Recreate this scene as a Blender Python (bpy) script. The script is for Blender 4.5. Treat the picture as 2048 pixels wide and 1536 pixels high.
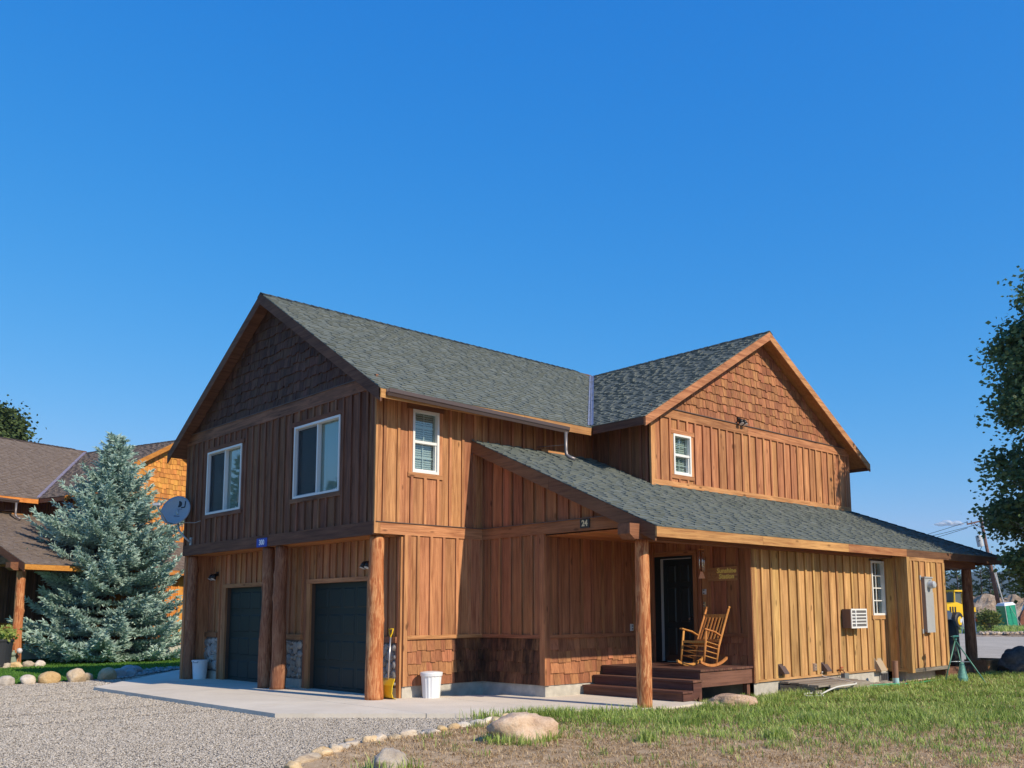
import bpy, bmesh, math, random
import numpy as np
from mathutils import Vector, Matrix, noise

# ------------------------------------------------------------------ scene, camera, sky, sun
for o in list(bpy.data.objects): bpy.data.objects.remove(o)
SC = bpy.context.scene
COL = SC.collection
R = math.radians
rnd = random.Random(7)
rng = np.random.default_rng(11)

CAM_POS = Vector((-9.324, -14.168, 1.503))
YAW, PITCH, ROLL, FPX = R(46.282), R(7.507), R(-0.325), 1868.774
fw = Vector((math.cos(PITCH)*math.cos(YAW), math.cos(PITCH)*math.sin(YAW), math.sin(PITCH)))
rt = Vector((math.sin(YAW), -math.cos(YAW), 0)); up = rt.cross(fw)
rt, up = math.cos(ROLL)*rt + math.sin(ROLL)*up, -math.sin(ROLL)*rt + math.cos(ROLL)*up
cam = bpy.data.cameras.new('camera'); camo = bpy.data.objects.new('camera', cam); COL.objects.link(camo)
cam.sensor_width = 36; cam.lens = 36*FPX/2048; cam.shift_x = -66.43/2048; cam.shift_y = 211.754/2048
cam.clip_start = 0.1; cam.clip_end = 12000
camo.matrix_world = Matrix(((rt.x, up.x, -fw.x, CAM_POS.x), (rt.y, up.y, -fw.y, CAM_POS.y), (rt.z, up.z, -fw.z, CAM_POS.z), (0, 0, 0, 1)))
SC.camera = camo
SC.render.resolution_x, SC.render.resolution_y = 1024, 768

SUN_TO = Vector((0.11, -1.0, 0.70)).normalized()          # towards the sun
EL = math.asin(SUN_TO.z); AZ = math.atan2(SUN_TO.x, SUN_TO.y)
world = bpy.data.worlds.new('World'); SC.world = world; world.use_nodes = True
wn = world.node_tree; wn.nodes.clear()
sky = wn.nodes.new('ShaderNodeTexSky'); sky.sky_type = 'NISHITA'; sky.sun_disc = False
sky.sun_elevation = EL; sky.sun_rotation = AZ; sky.altitude = 1000; sky.air_density = 1.0; sky.dust_density = 0.1; sky.ozone_density = 3.0
bg = wn.nodes.new('ShaderNodeBackground'); bg.inputs[1].default_value = 0.13
wo = wn.nodes.new('ShaderNodeOutputWorld')
sep = wn.nodes.new('ShaderNodeSeparateColor'); comb = wn.nodes.new('ShaderNodeCombineColor'); wn.links.new(sky.outputs[0], sep.inputs[0])
for i, (gain, gam, top) in enumerate(((.215, 1.90, 2.4), (1.29, .72, 4.8), (3.75, .32, 7.2))):   # the phone camera's colour response, the same for the whole sky
    p_ = wn.nodes.new('ShaderNodeMath'); p_.operation = 'POWER'; p_.inputs[1].default_value = gam; wn.links.new(sep.outputs[i], p_.inputs[0])
    q_ = wn.nodes.new('ShaderNodeMath'); q_.operation = 'MULTIPLY'; q_.inputs[1].default_value = gain; wn.links.new(p_.outputs[0], q_.inputs[0])
    r_ = wn.nodes.new('ShaderNodeMath'); r_.operation = 'MINIMUM'; r_.inputs[1].default_value = top; wn.links.new(q_.outputs[0], r_.inputs[0]); wn.links.new(r_.outputs[0], comb.inputs[i])
wn.links.new(comb.outputs[0], bg.inputs[0]); wn.links.new(bg.outputs[0], wo.inputs[0])
sl = bpy.data.lights.new('sun', 'SUN'); sl.energy = 5.0; sl.angle = R(0.53); sl.color = (1.0, 0.87, 0.69)
so = bpy.data.objects.new('sun', sl); COL.objects.link(so); so.location = (10, -40, 40)
so.rotation_euler = (-SUN_TO).to_track_quat('-Z', 'Y').to_euler()
SC.view_settings.view_transform = 'Standard'; SC.view_settings.look = 'None'
SC.view_settings.exposure = 0.06; SC.view_settings.gamma = 1.0; SC.view_settings.use_curve_mapping = False

def px(P):                                                # photo pixel of a world point (only to thin far or unseen scatter)
    q = Vector(P) - CAM_POS; z = q.dot(fw)
    return (1090.43 + FPX*q.dot(rt)/z, 979.75 - FPX*q.dot(up)/z, z)
def in_view(x, y, z=0.0, m=260):                          # numpy: generous margin round the frame
    q = np.stack([x-CAM_POS.x, y-CAM_POS.y, np.zeros_like(x)+z-CAM_POS.z], 1)
    d = q @ np.array(fw); u = 1090.43 + FPX*(q @ np.array(rt))/np.maximum(d, .1); v = 979.75 - FPX*(q @ np.array(up))/np.maximum(d, .1)
    return (d > 1) & (u > -m) & (u < 2048+m) & (v < 1536+m)

# ------------------------------------------------------------------ materials
MATS = {}
def nmat(name):
    m = bpy.data.materials.new(name); m.use_nodes = True; nt = m.node_tree
    return m, nt, nt.nodes['Principled BSDF'], nt.nodes.new, nt.links.new
def ramp(nt, stops):
    n = nt.nodes.new('ShaderNodeValToRGB'); e = n.color_ramp.elements
    while len(e) < len(stops): e.new(0.5)
    for i, (p, c) in enumerate(stops):
        e[i].position = p; e[i].color = (c[0], c[1], c[2], 1) if not isinstance(c, (int, float)) else (c, c, c, 1)
    return n
def pos_random(nt, k=37.0):                               # world position shifted by a number of each object's own
    N, L = nt.nodes.new, nt.links.new
    g = N('ShaderNodeNewGeometry'); oi = N('ShaderNodeObjectInfo')
    m = N('ShaderNodeMath'); m.operation = 'MULTIPLY'; m.inputs[1].default_value = k; L(oi.outputs['Random'], m.inputs[0])
    a = N('ShaderNodeVectorMath'); a.operation = 'ADD'; L(g.outputs['Position'], a.inputs[0]); L(m.outputs[0], a.inputs[1])
    return a.outputs[0], oi.outputs['Random']
def tex(nt, vec, scale, kind='noise', s=1.0, detail=4, rough=.6, dist=0):
    N, L = nt.nodes.new, nt.links.new
    mp = N('ShaderNodeMapping'); mp.inputs['Scale'].default_value = scale; L(vec, mp.inputs['Vector'])
    if kind == 'noise':
        t = N('ShaderNodeTexNoise'); t.inputs['Scale'].default_value = s; t.inputs['Detail'].default_value = detail; t.inputs['Roughness'].default_value = rough; t.inputs['Distortion'].default_value = dist
        L(mp.outputs[0], t.inputs['Vector']); return t.outputs['Fac']
    t = N('ShaderNodeTexVoronoi'); t.inputs['Scale'].default_value = s; L(mp.outputs[0], t.inputs['Vector']); return t.outputs['Distance']
def mixc(nt, fac, a, b, mode='MIX'):
    n = nt.nodes.new('ShaderNodeMix'); n.data_type = 'RGBA'; n.blend_type = mode
    for sock, v in ((n.inputs[0], fac), (n.inputs[6], a), (n.inputs[7], b)):
        if isinstance(v, (int, float)): sock.default_value = v
        elif isinstance(v, tuple): sock.default_value = (v[0], v[1], v[2], 1)
        else: nt.links.new(v, sock)
    return n.outputs[2]
def mth(nt, op, a, b=None, c=None, clamp=False):
    n = nt.nodes.new('ShaderNodeMath'); n.operation = op; n.use_clamp = clamp
    for i, v in enumerate((a, b, c)):
        if v is None: continue
        if isinstance(v, (int, float)): n.inputs[i].default_value = v
        else: nt.links.new(v, n.inputs[i])
    return n.outputs[0]
def bump(nt, b, h, strength=.3, dist=.01):
    n = nt.nodes.new('ShaderNodeBump'); n.inputs['Strength'].default_value = strength; n.inputs['Distance'].default_value = dist
    nt.links.new(h, n.inputs['Height']); nt.links.new(n.outputs[0], b.inputs['Normal'])

WOODS = {  # light, dark, spread between boards, knots
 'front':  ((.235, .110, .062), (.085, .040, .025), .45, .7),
 'cedar':  ((.510, .238, .108), (.260, .100, .042), .36, 1),
 'honey':  ((.560, .325, .130), (.290, .148, .052), .34, .9),
 'porch':  ((.380, .158, .070), (.200, .076, .033), .36, .9),
 'porch2': ((.430, .205, .095), (.250, .105, .048), .36, .7),
 'fascia': ((.520, .265, .105), (.290, .120, .046), .35, .8),
 'rake':   ((.175, .085, .048), (.090, .042, .026), .35, .3),
 'trimdk': ((.230, .100, .050), (.125, .053, .030), .35, .4),
 'shake':  ((.395, .172, .078), (.215, .086, .040), .46, 0),
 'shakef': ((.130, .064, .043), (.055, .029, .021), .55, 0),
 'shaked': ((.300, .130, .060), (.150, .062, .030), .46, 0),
 'soffit': ((.460, .185, .060), (.310, .110, .034), .25, .3),
 'deck':   ((.165, .076, .050), (.090, .041, .029), .35, .2),
 'chair':  ((.560, .255, .075), (.400, .160, .040), .20, 0),
 'orange': ((.640, .270, .055), (.430, .150, .026), .35, .5),
 'shakeo': ((.640, .285, .064), (.450, .175, .038), .40, 0),
 'grey':   ((.300, .260, .210), (.150, .120, .090), .40, .3),
}
def wood(key, ax='z'):
    k = ('wood', key, ax)
    if k in MATS: return MATS[k]
    c1, c2, sp, kn = WOODS[key]
    m, nt, b, N, L = nmat('%s_wood_%s' % (key, ax)); MATS[k] = m
    v, r = pos_random(nt)
    def sc(a, c): return {'z': (a, a, c), 'x': (c, a, a), 'y': (a, c, a)}[ax]
    f1 = tex(nt, v, sc(14, .9), s=1, detail=5, rough=.65, dist=.6)
    f2 = tex(nt, v, sc(75, 2.2), s=1, detail=3, rough=.6)
    f3 = tex(nt, v, (1.1, 1.1, .8), s=1, detail=3)
    t = mth(nt, 'ADD', mth(nt, 'MULTIPLY', f1, .62), mth(nt, 'MULTIPLY', f2, .38))
    cr = ramp(nt, [(.38, c2), (.48, tuple(.5*x+.5*y for x, y in zip(c1, c2))), (.58, c1)]); L(t, cr.inputs[0])
    col = cr.outputs[0]
    if kn:
        d = tex(nt, v, sc(4.3, 1.5), 'vor', s=1)
        kr = ramp(nt, [(.06, 1.0), (.125, 0.0)]); L(d, kr.inputs[0])
        col = mixc(nt, mth(nt, 'MULTIPLY', kr.outputs[0], .75*kn), col, tuple(.30*x for x in c2))
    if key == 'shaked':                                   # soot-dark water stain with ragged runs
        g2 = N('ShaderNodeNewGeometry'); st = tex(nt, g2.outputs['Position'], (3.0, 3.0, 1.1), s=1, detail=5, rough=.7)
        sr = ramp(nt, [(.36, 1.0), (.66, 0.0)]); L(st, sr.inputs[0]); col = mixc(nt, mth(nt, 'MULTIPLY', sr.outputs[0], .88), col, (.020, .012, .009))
    # each board its own value; slow wear over the wall
    val = mth(nt, 'ADD', mth(nt, 'MULTIPLY', mth(nt, 'FRACT', mth(nt, 'MULTIPLY', r, 7.31)), sp), 1-sp*.5)
    wear = mth(nt, 'MULTIPLY_ADD', f3, .7, .65)
    vv = mth(nt, 'MULTIPLY', val, wear)
    hs = N('ShaderNodeHueSaturation'); L(col, hs.inputs['Color']); L(vv, hs.inputs['Value'])
    L(mth(nt, 'MULTIPLY_ADD', mth(nt, 'FRACT', mth(nt, 'MULTIPLY', r, 3.77)), .018, .491), hs.inputs['Hue'])
    L(hs.outputs[0], b.inputs['Base Color']); b.inputs['Roughness'].default_value = .78; b.inputs['Specular IOR Level'].default_value = .25
    bump(nt, b, t, .8, .008)
    return m

def plain(name, c, rough=.6, metal=0.0, spec=.4, var=0.0, nscale=8.0, bmp=0.0, rand=0.0):
    if name in MATS: return MATS[name]
    m, nt, b, N, L = nmat(name); MATS[name] = m
    b.inputs['Roughness'].default_value = rough; b.inputs['Metallic'].default_value = metal; b.inputs['Specular IOR Level'].default_value = spec
    v, r = pos_random(nt, 11)
    col = None
    if var or bmp:
        f = tex(nt, v, (nscale,)*3, s=1, detail=5)
        cr = ramp(nt, [(.3, tuple(x*(1-var) for x in c)), (.7, tuple(min(1, x*(1+var)) for x in c))]); L(f, cr.inputs[0]); col = cr.outputs[0]
        if bmp: bump(nt, b, f, bmp, .01)
    if rand:
        hs = N('ShaderNodeHueSaturation'); L(mth(nt, 'MULTIPLY_ADD', r, rand, 1-rand*.5), hs.inputs['Value'])
        if col is not None: L(col, hs.inputs['Color'])
        else: hs.inputs['Color'].default_value = (*c, 1)
        col = hs.outputs[0]
    if col is not None: L(col, b.inputs['Base Color'])
    else: b.inputs['Base Color'].default_value = (*c, 1)
    return m

def tinted(name, stops, rough=.85, nscale=120, namt=.25, spec=.2, trans=0.0, bmp=0):   # colour from the 'tint' attribute of each piece
    if name in MATS: return MATS[name]
    m, nt, b, N, L = nmat(name); MATS[name] = m
    a = N('ShaderNodeAttribute'); a.attribute_name = 'tint'
    cr = ramp(nt, stops); L(a.outputs['Fac'], cr.inputs[0])
    g = N('ShaderNodeNewGeometry')
    f = tex(nt, g.outputs['Position'], (nscale,)*3, s=1, detail=2)
    hs = N('ShaderNodeHueSaturation'); L(cr.outputs[0], hs.inputs['Color']); L(mth(nt, 'MULTIPLY_ADD', f, namt*2, 1-namt), hs.inputs['Value'])
    L(hs.outputs[0], b.inputs['Base Color']); b.inputs['Roughness'].default_value = rough; b.inputs['Specular IOR Level'].default_value = spec
    if bmp: bump(nt, b, f, bmp, .004)
    if trans:
        t = N('ShaderNodeBsdfTranslucent'); L(hs.outputs[0], t.inputs['Color'])
        mx = N('ShaderNodeMixShader'); mx.inputs[0].default_value = trans
        L(b.outputs[0], mx.inputs[1]); L(t.outputs[0], mx.inputs[2]); L(mx.outputs[0], nt.nodes['Material Output'].inputs[0])
    return m

def glass(name='window_glass', tint=(.80, .86, .86), rough=.02, mirror=1.0):
    if name in MATS: return MATS[name]
    m, nt, b, N, L = nmat(name); MATS[name] = m
    tr = N('ShaderNodeBsdfTransparent'); tr.inputs[0].default_value = (*tint, 1)
    gl = N('ShaderNodeBsdfGlossy'); gl.inputs['Roughness'].default_value = rough; gl.inputs['Color'].default_value = (mirror, mirror, mirror, 1)
    lw = N('ShaderNodeLayerWeight'); lw.inputs[0].default_value = .5
    fc = mth(nt, 'MULTIPLY_ADD', mth(nt, 'POWER', lw.outputs['Facing'], 4.0), .75, .085)
    mx = N('ShaderNodeMixShader'); L(fc, mx.inputs[0]); L(tr.outputs[0], mx.inputs[1]); L(gl.outputs[0], mx.inputs[2])
    L(mx.outputs[0], nt.nodes['Material Output'].inputs[0]); return m

def log_mat(key, light, mid, dark):
    if key in MATS: return MATS[key]
    m, nt, b, N, L = nmat(key); MATS[key] = m
    v, r = pos_random(nt)
    f1 = tex(nt, v, (16, 16, 2.2), s=1, detail=6, rough=.7, dist=1.2)
    f2 = tex(nt, v, (2.2, 2.2, 1.3), s=1, detail=4, rough=.6)
    f3 = tex(nt, v, (55, 55, 5), s=1, detail=3)
    cr = ramp(nt, [(.36, dark), (.47, mid), (.56, light), (.70, mid)]); L(mth(nt, 'ADD', mth(nt, 'MULTIPLY', f1, .7), mth(nt, 'MULTIPLY', f3, .3)), cr.inputs[0])
    c2 = ramp(nt, [(.42, 0), (.60, 1)]); L(f2, c2.inputs[0])
    col = mixc(nt, mth(nt, 'MULTIPLY', c2.outputs[0], .6), cr.outputs[0], mid)
    L(col, b.inputs['Base Color']); b.inputs['Roughness'].default_value = .7; b.inputs['Specular IOR Level'].default_value = .25
    bump(nt, b, f1, .7, .012); return m

def rock_mat(key, c1, c2, c3, scale=14):
    if key in MATS: return MATS[key]
    m, nt, b, N, L = nmat(key); MATS[key] = m
    v, r = pos_random(nt)
    f = tex(nt, v, (scale,)*3, s=1, detail=8, rough=.75); g = tex(nt, v, (2.5,)*3, s=1, detail=3)
    cr = ramp(nt, [(.34, c2), (.50, c1), (.68, c3)]); L(mth(nt, 'ADD', mth(nt, 'MULTIPLY', f, .6), mth(nt, 'MULTIPLY', g, .4)), cr.inputs[0])
    hs = N('ShaderNodeHueSaturation'); L(cr.outputs[0], hs.inputs['Color']); L(mth(nt, 'MULTIPLY_ADD', r, .5, .75), hs.inputs['Value'])
    L(mth(nt, 'MULTIPLY_ADD', mth(nt, 'FRACT', mth(nt, 'MULTIPLY', r, 5.3)), 1.1, .5), hs.inputs['Saturation'])
    L(hs.outputs[0], b.inputs['Base Color']); b.inputs['Roughness'].default_value = .85; b.inputs['Specular IOR Level'].default_value = .2
    bump(nt, b, f, .9, .04); return m

def ground_mat(key, stops, s1, s2, bscale, bstr, bd=.02, mix=.5, stops2=None, s3=.35):
    if key in MATS: return MATS[key]
    m, nt, b, N, L = nmat(key); MATS[key] = m
    g = N('ShaderNodeNewGeometry'); v = g.outputs['Position']
    f1 = tex(nt, v, (s1,)*3, s=1, detail=6, rough=.7); f2 = tex(nt, v, (s2,)*3, s=1, detail=4); f3 = tex(nt, v, (s3,)*3, s=1, detail=4)
    cr = ramp(nt, stops); L(mth(nt, 'ADD', mth(nt, 'MULTIPLY', f1, mix), mth(nt, 'MULTIPLY', f2, 1-mix)), cr.inputs[0])
    col = cr.outputs[0]
    if stops2:
        c2 = ramp(nt, stops2); L(f2, c2.inputs[0]); w = ramp(nt, [(.45, 0), (.58, 1)]); L(f3, w.inputs[0]); col = mixc(nt, w.outputs[0], col, c2.outputs[0])
    hs = N('ShaderNodeHueSaturation'); L(col, hs.inputs['Color']); L(mth(nt, 'MULTIPLY_ADD', f3, .5, .75), hs.inputs['Value'])
    L(hs.outputs[0], b.inputs['Base Color']); b.inputs['Roughness'].default_value = .95; b.inputs['Specular IOR Level'].default_value = .1
    bump(nt, b, tex(nt, v, (bscale,)*3, s=1, detail=5, rough=.7), bstr, bd); return m

# ------------------------------------------------------------------ mesh helpers
def newobj(name, me, parent=None, loc=None):
    o = bpy.data.objects.new(name, me); COL.objects.link(o)
    if parent is not None: o.parent = parent
    if loc is not None: o.location = loc
    return o
def tag(o, label=None, cat=None, group=None, kind=None):
    if label: o['label'] = label
    if cat: o['category'] = cat
    if group: o['group'] = group
    if kind: o['kind'] = kind
    return o
def empty(name, loc=(0, 0, 0), rz=0.0, label=None, cat=None, group=None):
    o = newobj(name, None, None, loc); o.rotation_euler = (0, 0, rz); o.empty_display_size = .2
    return tag(o, label, cat, group)

class MB:
    def __init__(s): s.v = []; s.f = []; s.t = []
    def add(s, vs, fs, t=0.5):
        k = len(s.v); s.v += [tuple(p) for p in vs]; s.f += [tuple(i+k for i in f) for f in fs]; s.t += [t]*len(fs); return s
    def box(s, x0, y0, z0, x1, y1, z1, t=.5):
        x0, x1 = min(x0, x1), max(x0, x1); y0, y1 = min(y0, y1), max(y0, y1); z0, z1 = min(z0, z1), max(z0, z1)
        return s.add([(x0, y0, z0), (x1, y0, z0), (x1, y1, z0), (x0, y1, z0), (x0, y0, z1), (x1, y0, z1), (x1, y1, z1), (x0, y1, z1)],
                     [(0, 3, 2, 1), (4, 5, 6, 7), (0, 1, 5, 4), (1, 2, 6, 5), (2, 3, 7, 6), (3, 0, 4, 7)], t)
    def bar(s, a, b, w, h, upv=(0, 0, 1), t=.5):           # box from a to b with a w x h section
        a, b = Vector(a), Vector(b); d = (b-a).normalized(); u = Vector(upv)
        if abs(d.dot(u)) > .98: u = Vector((1, 0, 0))
        r_ = d.cross(u).normalized(); u = r_.cross(d)
        pts = [p + r_*(i*w/2) + u*(j*h/2) for p in (a, b) for i, j in ((-1, -1), (1, -1), (1, 1), (-1, 1))]
        return s.add(pts, [(0, 1, 2, 3), (7, 6, 5, 4), (0, 4, 5, 1), (1, 5, 6, 2), (2, 6, 7, 3), (3, 7, 4, 0)], t)
    def prism(s, front, back, t=.5):
        front = [Vector(p) for p in front]; back = [Vector(p) for p in back]; n = len(front)
        nm = Vector((0, 0, 0))
        for i in range(n): nm += (front[i]-front[0]).cross(front[(i+1) % n]-front[0])
        if nm.dot(sum((f-b for f, b in zip(front, back)), Vector())) < 0: front.reverse(); back.reverse()
        fs = [tuple(range(n)), tuple(range(2*n-1, n-1, -1))] + [(i, i+n, (i+1) % n+n, (i+1) % n) for i in range(n)]
        return s.add(front+back, fs, t)
    def tube(s, pts, rad, n=8, caps=True, t=.5, squash=None):
        pts = [Vector(p) for p in pts]; rad = [rad]*len(pts) if isinstance(rad, (int, float)) else rad
        vs = []; ref = None
        for i, p in enumerate(pts):
            d = (pts[min(i+1, len(pts)-1)]-pts[max(i-1, 0)]).normalized()
            if ref is None: ref = Vector((0, 0, 1)) if abs(d.z) < .9 else Vector((1, 0, 0))
            x = d.cross(ref)
            x = x.normalized() if x.length > 1e-4 else d.orthogonal().normalized()
            y = x.cross(d); ref = y
            for k in range(n):
                a = 2*math.pi*k/n; vs.append(p + (x*math.cos(a) + y*math.sin(a))*rad[i])
        fs = [(i*n+k, (i+1)*n+k, (i+1)*n+(k+1) % n, i*n+(k+1) % n) for i in range(len(pts)-1) for k in range(n)]
        if caps: fs += [tuple(range(n)), tuple(range(len(pts)*n-1, (len(pts)-1)*n-1, -1))]
        return s.add(vs, fs, t)
    def lathe(s, prof, n=24, c=(0, 0, 0), t=.5, sx=1, sy=1):
        vs = []; c = Vector(c)
        for r_, z in prof:
            for k in range(n): a = 2*math.pi*k/n; vs.append((c.x+r_*math.cos(a)*sx, c.y+r_*math.sin(a)*sy, c.z+z))
        fs = [(i*n+k, i*n+(k+1) % n, (i+1)*n+(k+1) % n, (i+1)*n+k) for i in range(len(prof)-1) for k in range(n)]
        fs += [tuple(range(n-1, -1, -1)), tuple(range((len(prof)-1)*n, len(prof)*n))]
        return s.add(vs, fs, t)
    def build(s, name, m, parent=None, smooth=False, center=True, tint=False, angle=None):
        me = bpy.data.meshes.new(name)
        c = Vector((0, 0, 0))
        if center and s.v:
            a = np.array(s.v); c = Vector(((a[:, 0].min()+a[:, 0].max())/2, (a[:, 1].min()+a[:, 1].max())/2, (a[:, 2].min()+a[:, 2].max())/2))
            me.from_pydata([tuple(r_) for r_ in (a-np.array(c))], [], s.f)
        else: me.from_pydata(s.v, [], s.f)
        if smooth: me.polygons.foreach_set('use_smooth', [True]*len(me.polygons))
        if tint:
            at = me.attributes.new('tint', 'FLOAT', 'FACE'); at.data.foreach_set('value', s.t)
        me.materials.append(m)
        return newobj(name, me, parent, c)

def build_np(name, V, F, m, tint=None, parent=None, smooth=False):   # big meshes: vertex array, triangle array, tint per vertex
    me = bpy.data.meshes.new(name)
    me.vertices.add(len(V)); me.vertices.foreach_set('co', np.ascontiguousarray(V, dtype=np.float32).ravel())
    me.loops.add(F.size); me.loops.foreach_set('vertex_index', np.ascontiguousarray(F, dtype=np.int32).ravel())
    k = F.shape[1]
    me.polygons.add(len(F)); me.polygons.foreach_set('loop_start', np.arange(0, F.size, k, dtype=np.int32))
    try: me.polygons.foreach_set('loop_total', np.full(len(F), k, dtype=np.int32))
    except Exception: pass
    if smooth: me.polygons.foreach_set('use_smooth', np.ones(len(F), dtype=bool))
    if tint is not None:
        at = me.attributes.new('tint', 'FLOAT', 'POINT'); at.data.foreach_set('value', np.ascontiguousarray(tint, dtype=np.float32))
    me.materials.append(m); me.update(calc_edges=True); me.validate()
    return newobj(name, me, parent)

def clip(poly, conv):                                     # clip a convex polygon by a convex polygon (both 2D, conv counter-clockwise)
    out = poly
    for i in range(len(conv)):
        ax, ay = conv[i]; bx, by = conv[(i+1) % len(conv)]; inp = out; out = []
        if not inp: break
        side = lambda p: (bx-ax)*(p[1]-ay)-(by-ay)*(p[0]-ax)
        for j in range(len(inp)):
            p, q = inp[j], inp[(j+1) % len(inp)]; sp, sq = side(p), side(q)
            if sp >= 0: out.append(p)
            if (sp >= 0) != (sq >= 0):
                k = sp/(sp-sq); out.append((p[0]+k*(q[0]-p[0]), p[1]+k*(q[1]-p[1])))
    return out
def area(p): return abs(sum(p[i][0]*p[(i+1) % len(p)][1]-p[(i+1) % len(p)][0]*p[i][1] for i in range(len(p))))/2

class Fr:                                                 # a wall's own frame: s along it, z up, d out of it
    def __init__(s, O, a, n): s.O, s.a, s.n = Vector(O), Vector(a), Vector(n); s.ax = 'x' if abs(s.a.x) > .5 else 'y'
    def __call__(s, u, z, d=0.0): return s.O + s.a*u + Vector((0, 0, z)) + s.n*d
def XW(x): return Fr((x, 0, 0), (0, 1, 0), (-1, 0, 0))
def YW(y): return Fr((0, y, 0), (1, 0, 0), (0, -1, 0))
def slab(mb, fr, poly, d0, d1, t=.5): return mb.prism([fr(a, b, d1) for a, b in poly], [fr(a, b, d0) for a, b in poly], t)
def rect(a, b, c, d): return [(a, c), (b, c), (b, d), (a, d)]

def cells(s0, s1, grid, zlo, zhi, ops):
    lo = zlo if callable(zlo) else (lambda s_: zlo); hi = zhi if callable(zhi) else (lambda s_: zhi)
    br = sorted({round(x, 4) for x in [s0, s1]+[g for g in grid if s0 < g < s1]+[e for o_ in ops for e in o_[:2] if s0 < e < s1]})
    out = []
    for a, b in zip(br, br[1:]):
        if b-a < .012: continue
        mid = (a+b)/2; cuts = sorted((o_[2], o_[3]) for o_ in ops if o_[0] < mid < o_[1])
        la, lb = lo(a), lo(b)
        for c0, c1 in cuts:
            if c0-max(la, lb) > .02: out.append([(a, la), (b, lb), (b, c0), (a, c0)])
            la = lb = c1
        ha, hb = hi(a), hi(b)
        if ha-la < .004 and hb-lb < .004: continue
        p = [(a, la), (b, lb)]
        if hb-lb > .004: p.append((b, hb))
        if ha-la > .004: p.append((a, ha))
        if hb-lb <= .004: p = [(a, la), (b, lb), (a, ha)]
        if ha-la <= .004: p = [(a, la), (b, lb), (b, hb)]
        out.append(p)
    return out

def wall(root, fr, s0, s1, zlo, zhi, ops=(), thick=.14, m=None):
    mb = MB()
    for p in cells(s0, s1, [], zlo, zhi, ops): slab(mb, fr, p, -thick, -.001)
    return mb.build('wall', m or plain('sheathing', (.10, .06, .04), .9), root, center=False)
def siding(wl, fr, s0, s1, zlo, zhi, ops, key, sp=.30, off=.0, battens=True, bw=.058):
    grid = []; g = s0+off
    while g < s1-.05:
        if g > s0+.05: grid.append(g)
        g += sp*rnd.uniform(.96, 1.04)
    for p in cells(s0, s1, grid, zlo, zhi, ops):
        mb = MB(); q = [(a+(.0015 if a < max(x for x, _ in p) else -.0015), b) for a, b in p]
        slab(mb, fr, q, 0, .018+rnd.uniform(0, .004)); mb.build('board', wood(key), wl)
    if not battens: return
    for g in grid+[s0+.03, s1-.03]:
        for p in cells(g-bw/2, g+bw/2, [], zlo, zhi, [o_ for o_ in ops if o_[0] < g < o_[1]]):
            mb = MB(); slab(mb, fr, p, .012, .050+rnd.uniform(0, .006)); mb.build('batten', wood(key), wl)
def trim(parent, fr, a, b, c, d, d1, key, name='trim_board', d0=0.0, ax=None):
    mb = MB(); slab(mb, fr, rect(a, b, c, d), d0, d1)
    return mb.build(name, wood(key, ax or (fr.ax if abs(b-a) > abs(d-c) else 'z')), parent)

SHAKES = []                                               # gathered per house: (polygon points front, back, wall, key)
def shakes(wl, fr, region, key, expo=.19, wmin=.09, wmax=.21, stag=.045, dark=None):
    z0 = min(z for _, z in region); z1 = max(z for _, z in region); s0 = min(a for a, _ in region); s1 = max(a for a, _ in region)
    z = z0; row = 0
    while z < z1:
        s = s0-rnd.uniform(0, .15)
        while s < s1:
            w = rnd.uniform(wmin, wmax); zb = z-(rnd.uniform(0, stag) if rnd.random() < .75 else 0) if row else z
            zt = z+expo*1.12; p = clip([(s+.003, zb), (s+w-.003, zb), (s+w-.003, zt), (s+.003, zt)], region)
            if len(p) >= 3 and area(p) > .0008:
                th = rnd.uniform(.020, .034); dd = lambda q: .004+th*max(0.0, (zt-q))/(zt-zb)
                k = dark(s, z) if dark else key
                SHAKES.append(([fr(a, b, dd(b)) for a, b in p], [fr(a, b, 0) for a, b in p], wl, k))
            s += w
        z += expo*rnd.uniform(.97, 1.03); row += 1

SHING = []
def shingles(rf, O, u, w, regions, expo=.142, th=(.006, .020)):  # laminated asphalt tabs over one roof plane
    O, u, w = Vector(O), Vector(u).normalized(), Vector(w).normalized(); n = u.cross(w)
    if n.z < 0: n = -n
    us = [p[0] for r_ in regions for p in r_]; ws = [p[1] for r_ in regions for p in r_]
    row = 0; y = min(ws)-.03
    while y < max(ws):
        x = min(us)-rnd.uniform(0, .3); thick = rnd.random() < .5
        while x < max(us):
            wd = rnd.uniform(.10, .24); thick = not thick if rnd.random() < .85 else thick
            t = rnd.uniform(.020, .028) if thick else rnd.uniform(th[0], .010); tint = min(1, max(0, rnd.gauss(.53 if thick else .43, .065)))
            y0 = y-(.012 if thick else 0); y1 = y+expo*1.06
            for rg in regions:
                p = clip([(x, y0), (x+wd, y0), (x+wd, y1), (x, y1)], rg)
                if len(p) >= 3 and area(p) > .0002:
                    hh = lambda q: .003+t*max(0.0, y1-q)/(y1-y0)
                    SHING.append(([O+u*a+w*b+n*hh(b) for a, b in p], [O+u*a+w*b-n*.004 for a, b in p], rf, tint))
            x += wd
        y += expo; row += 1

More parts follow.
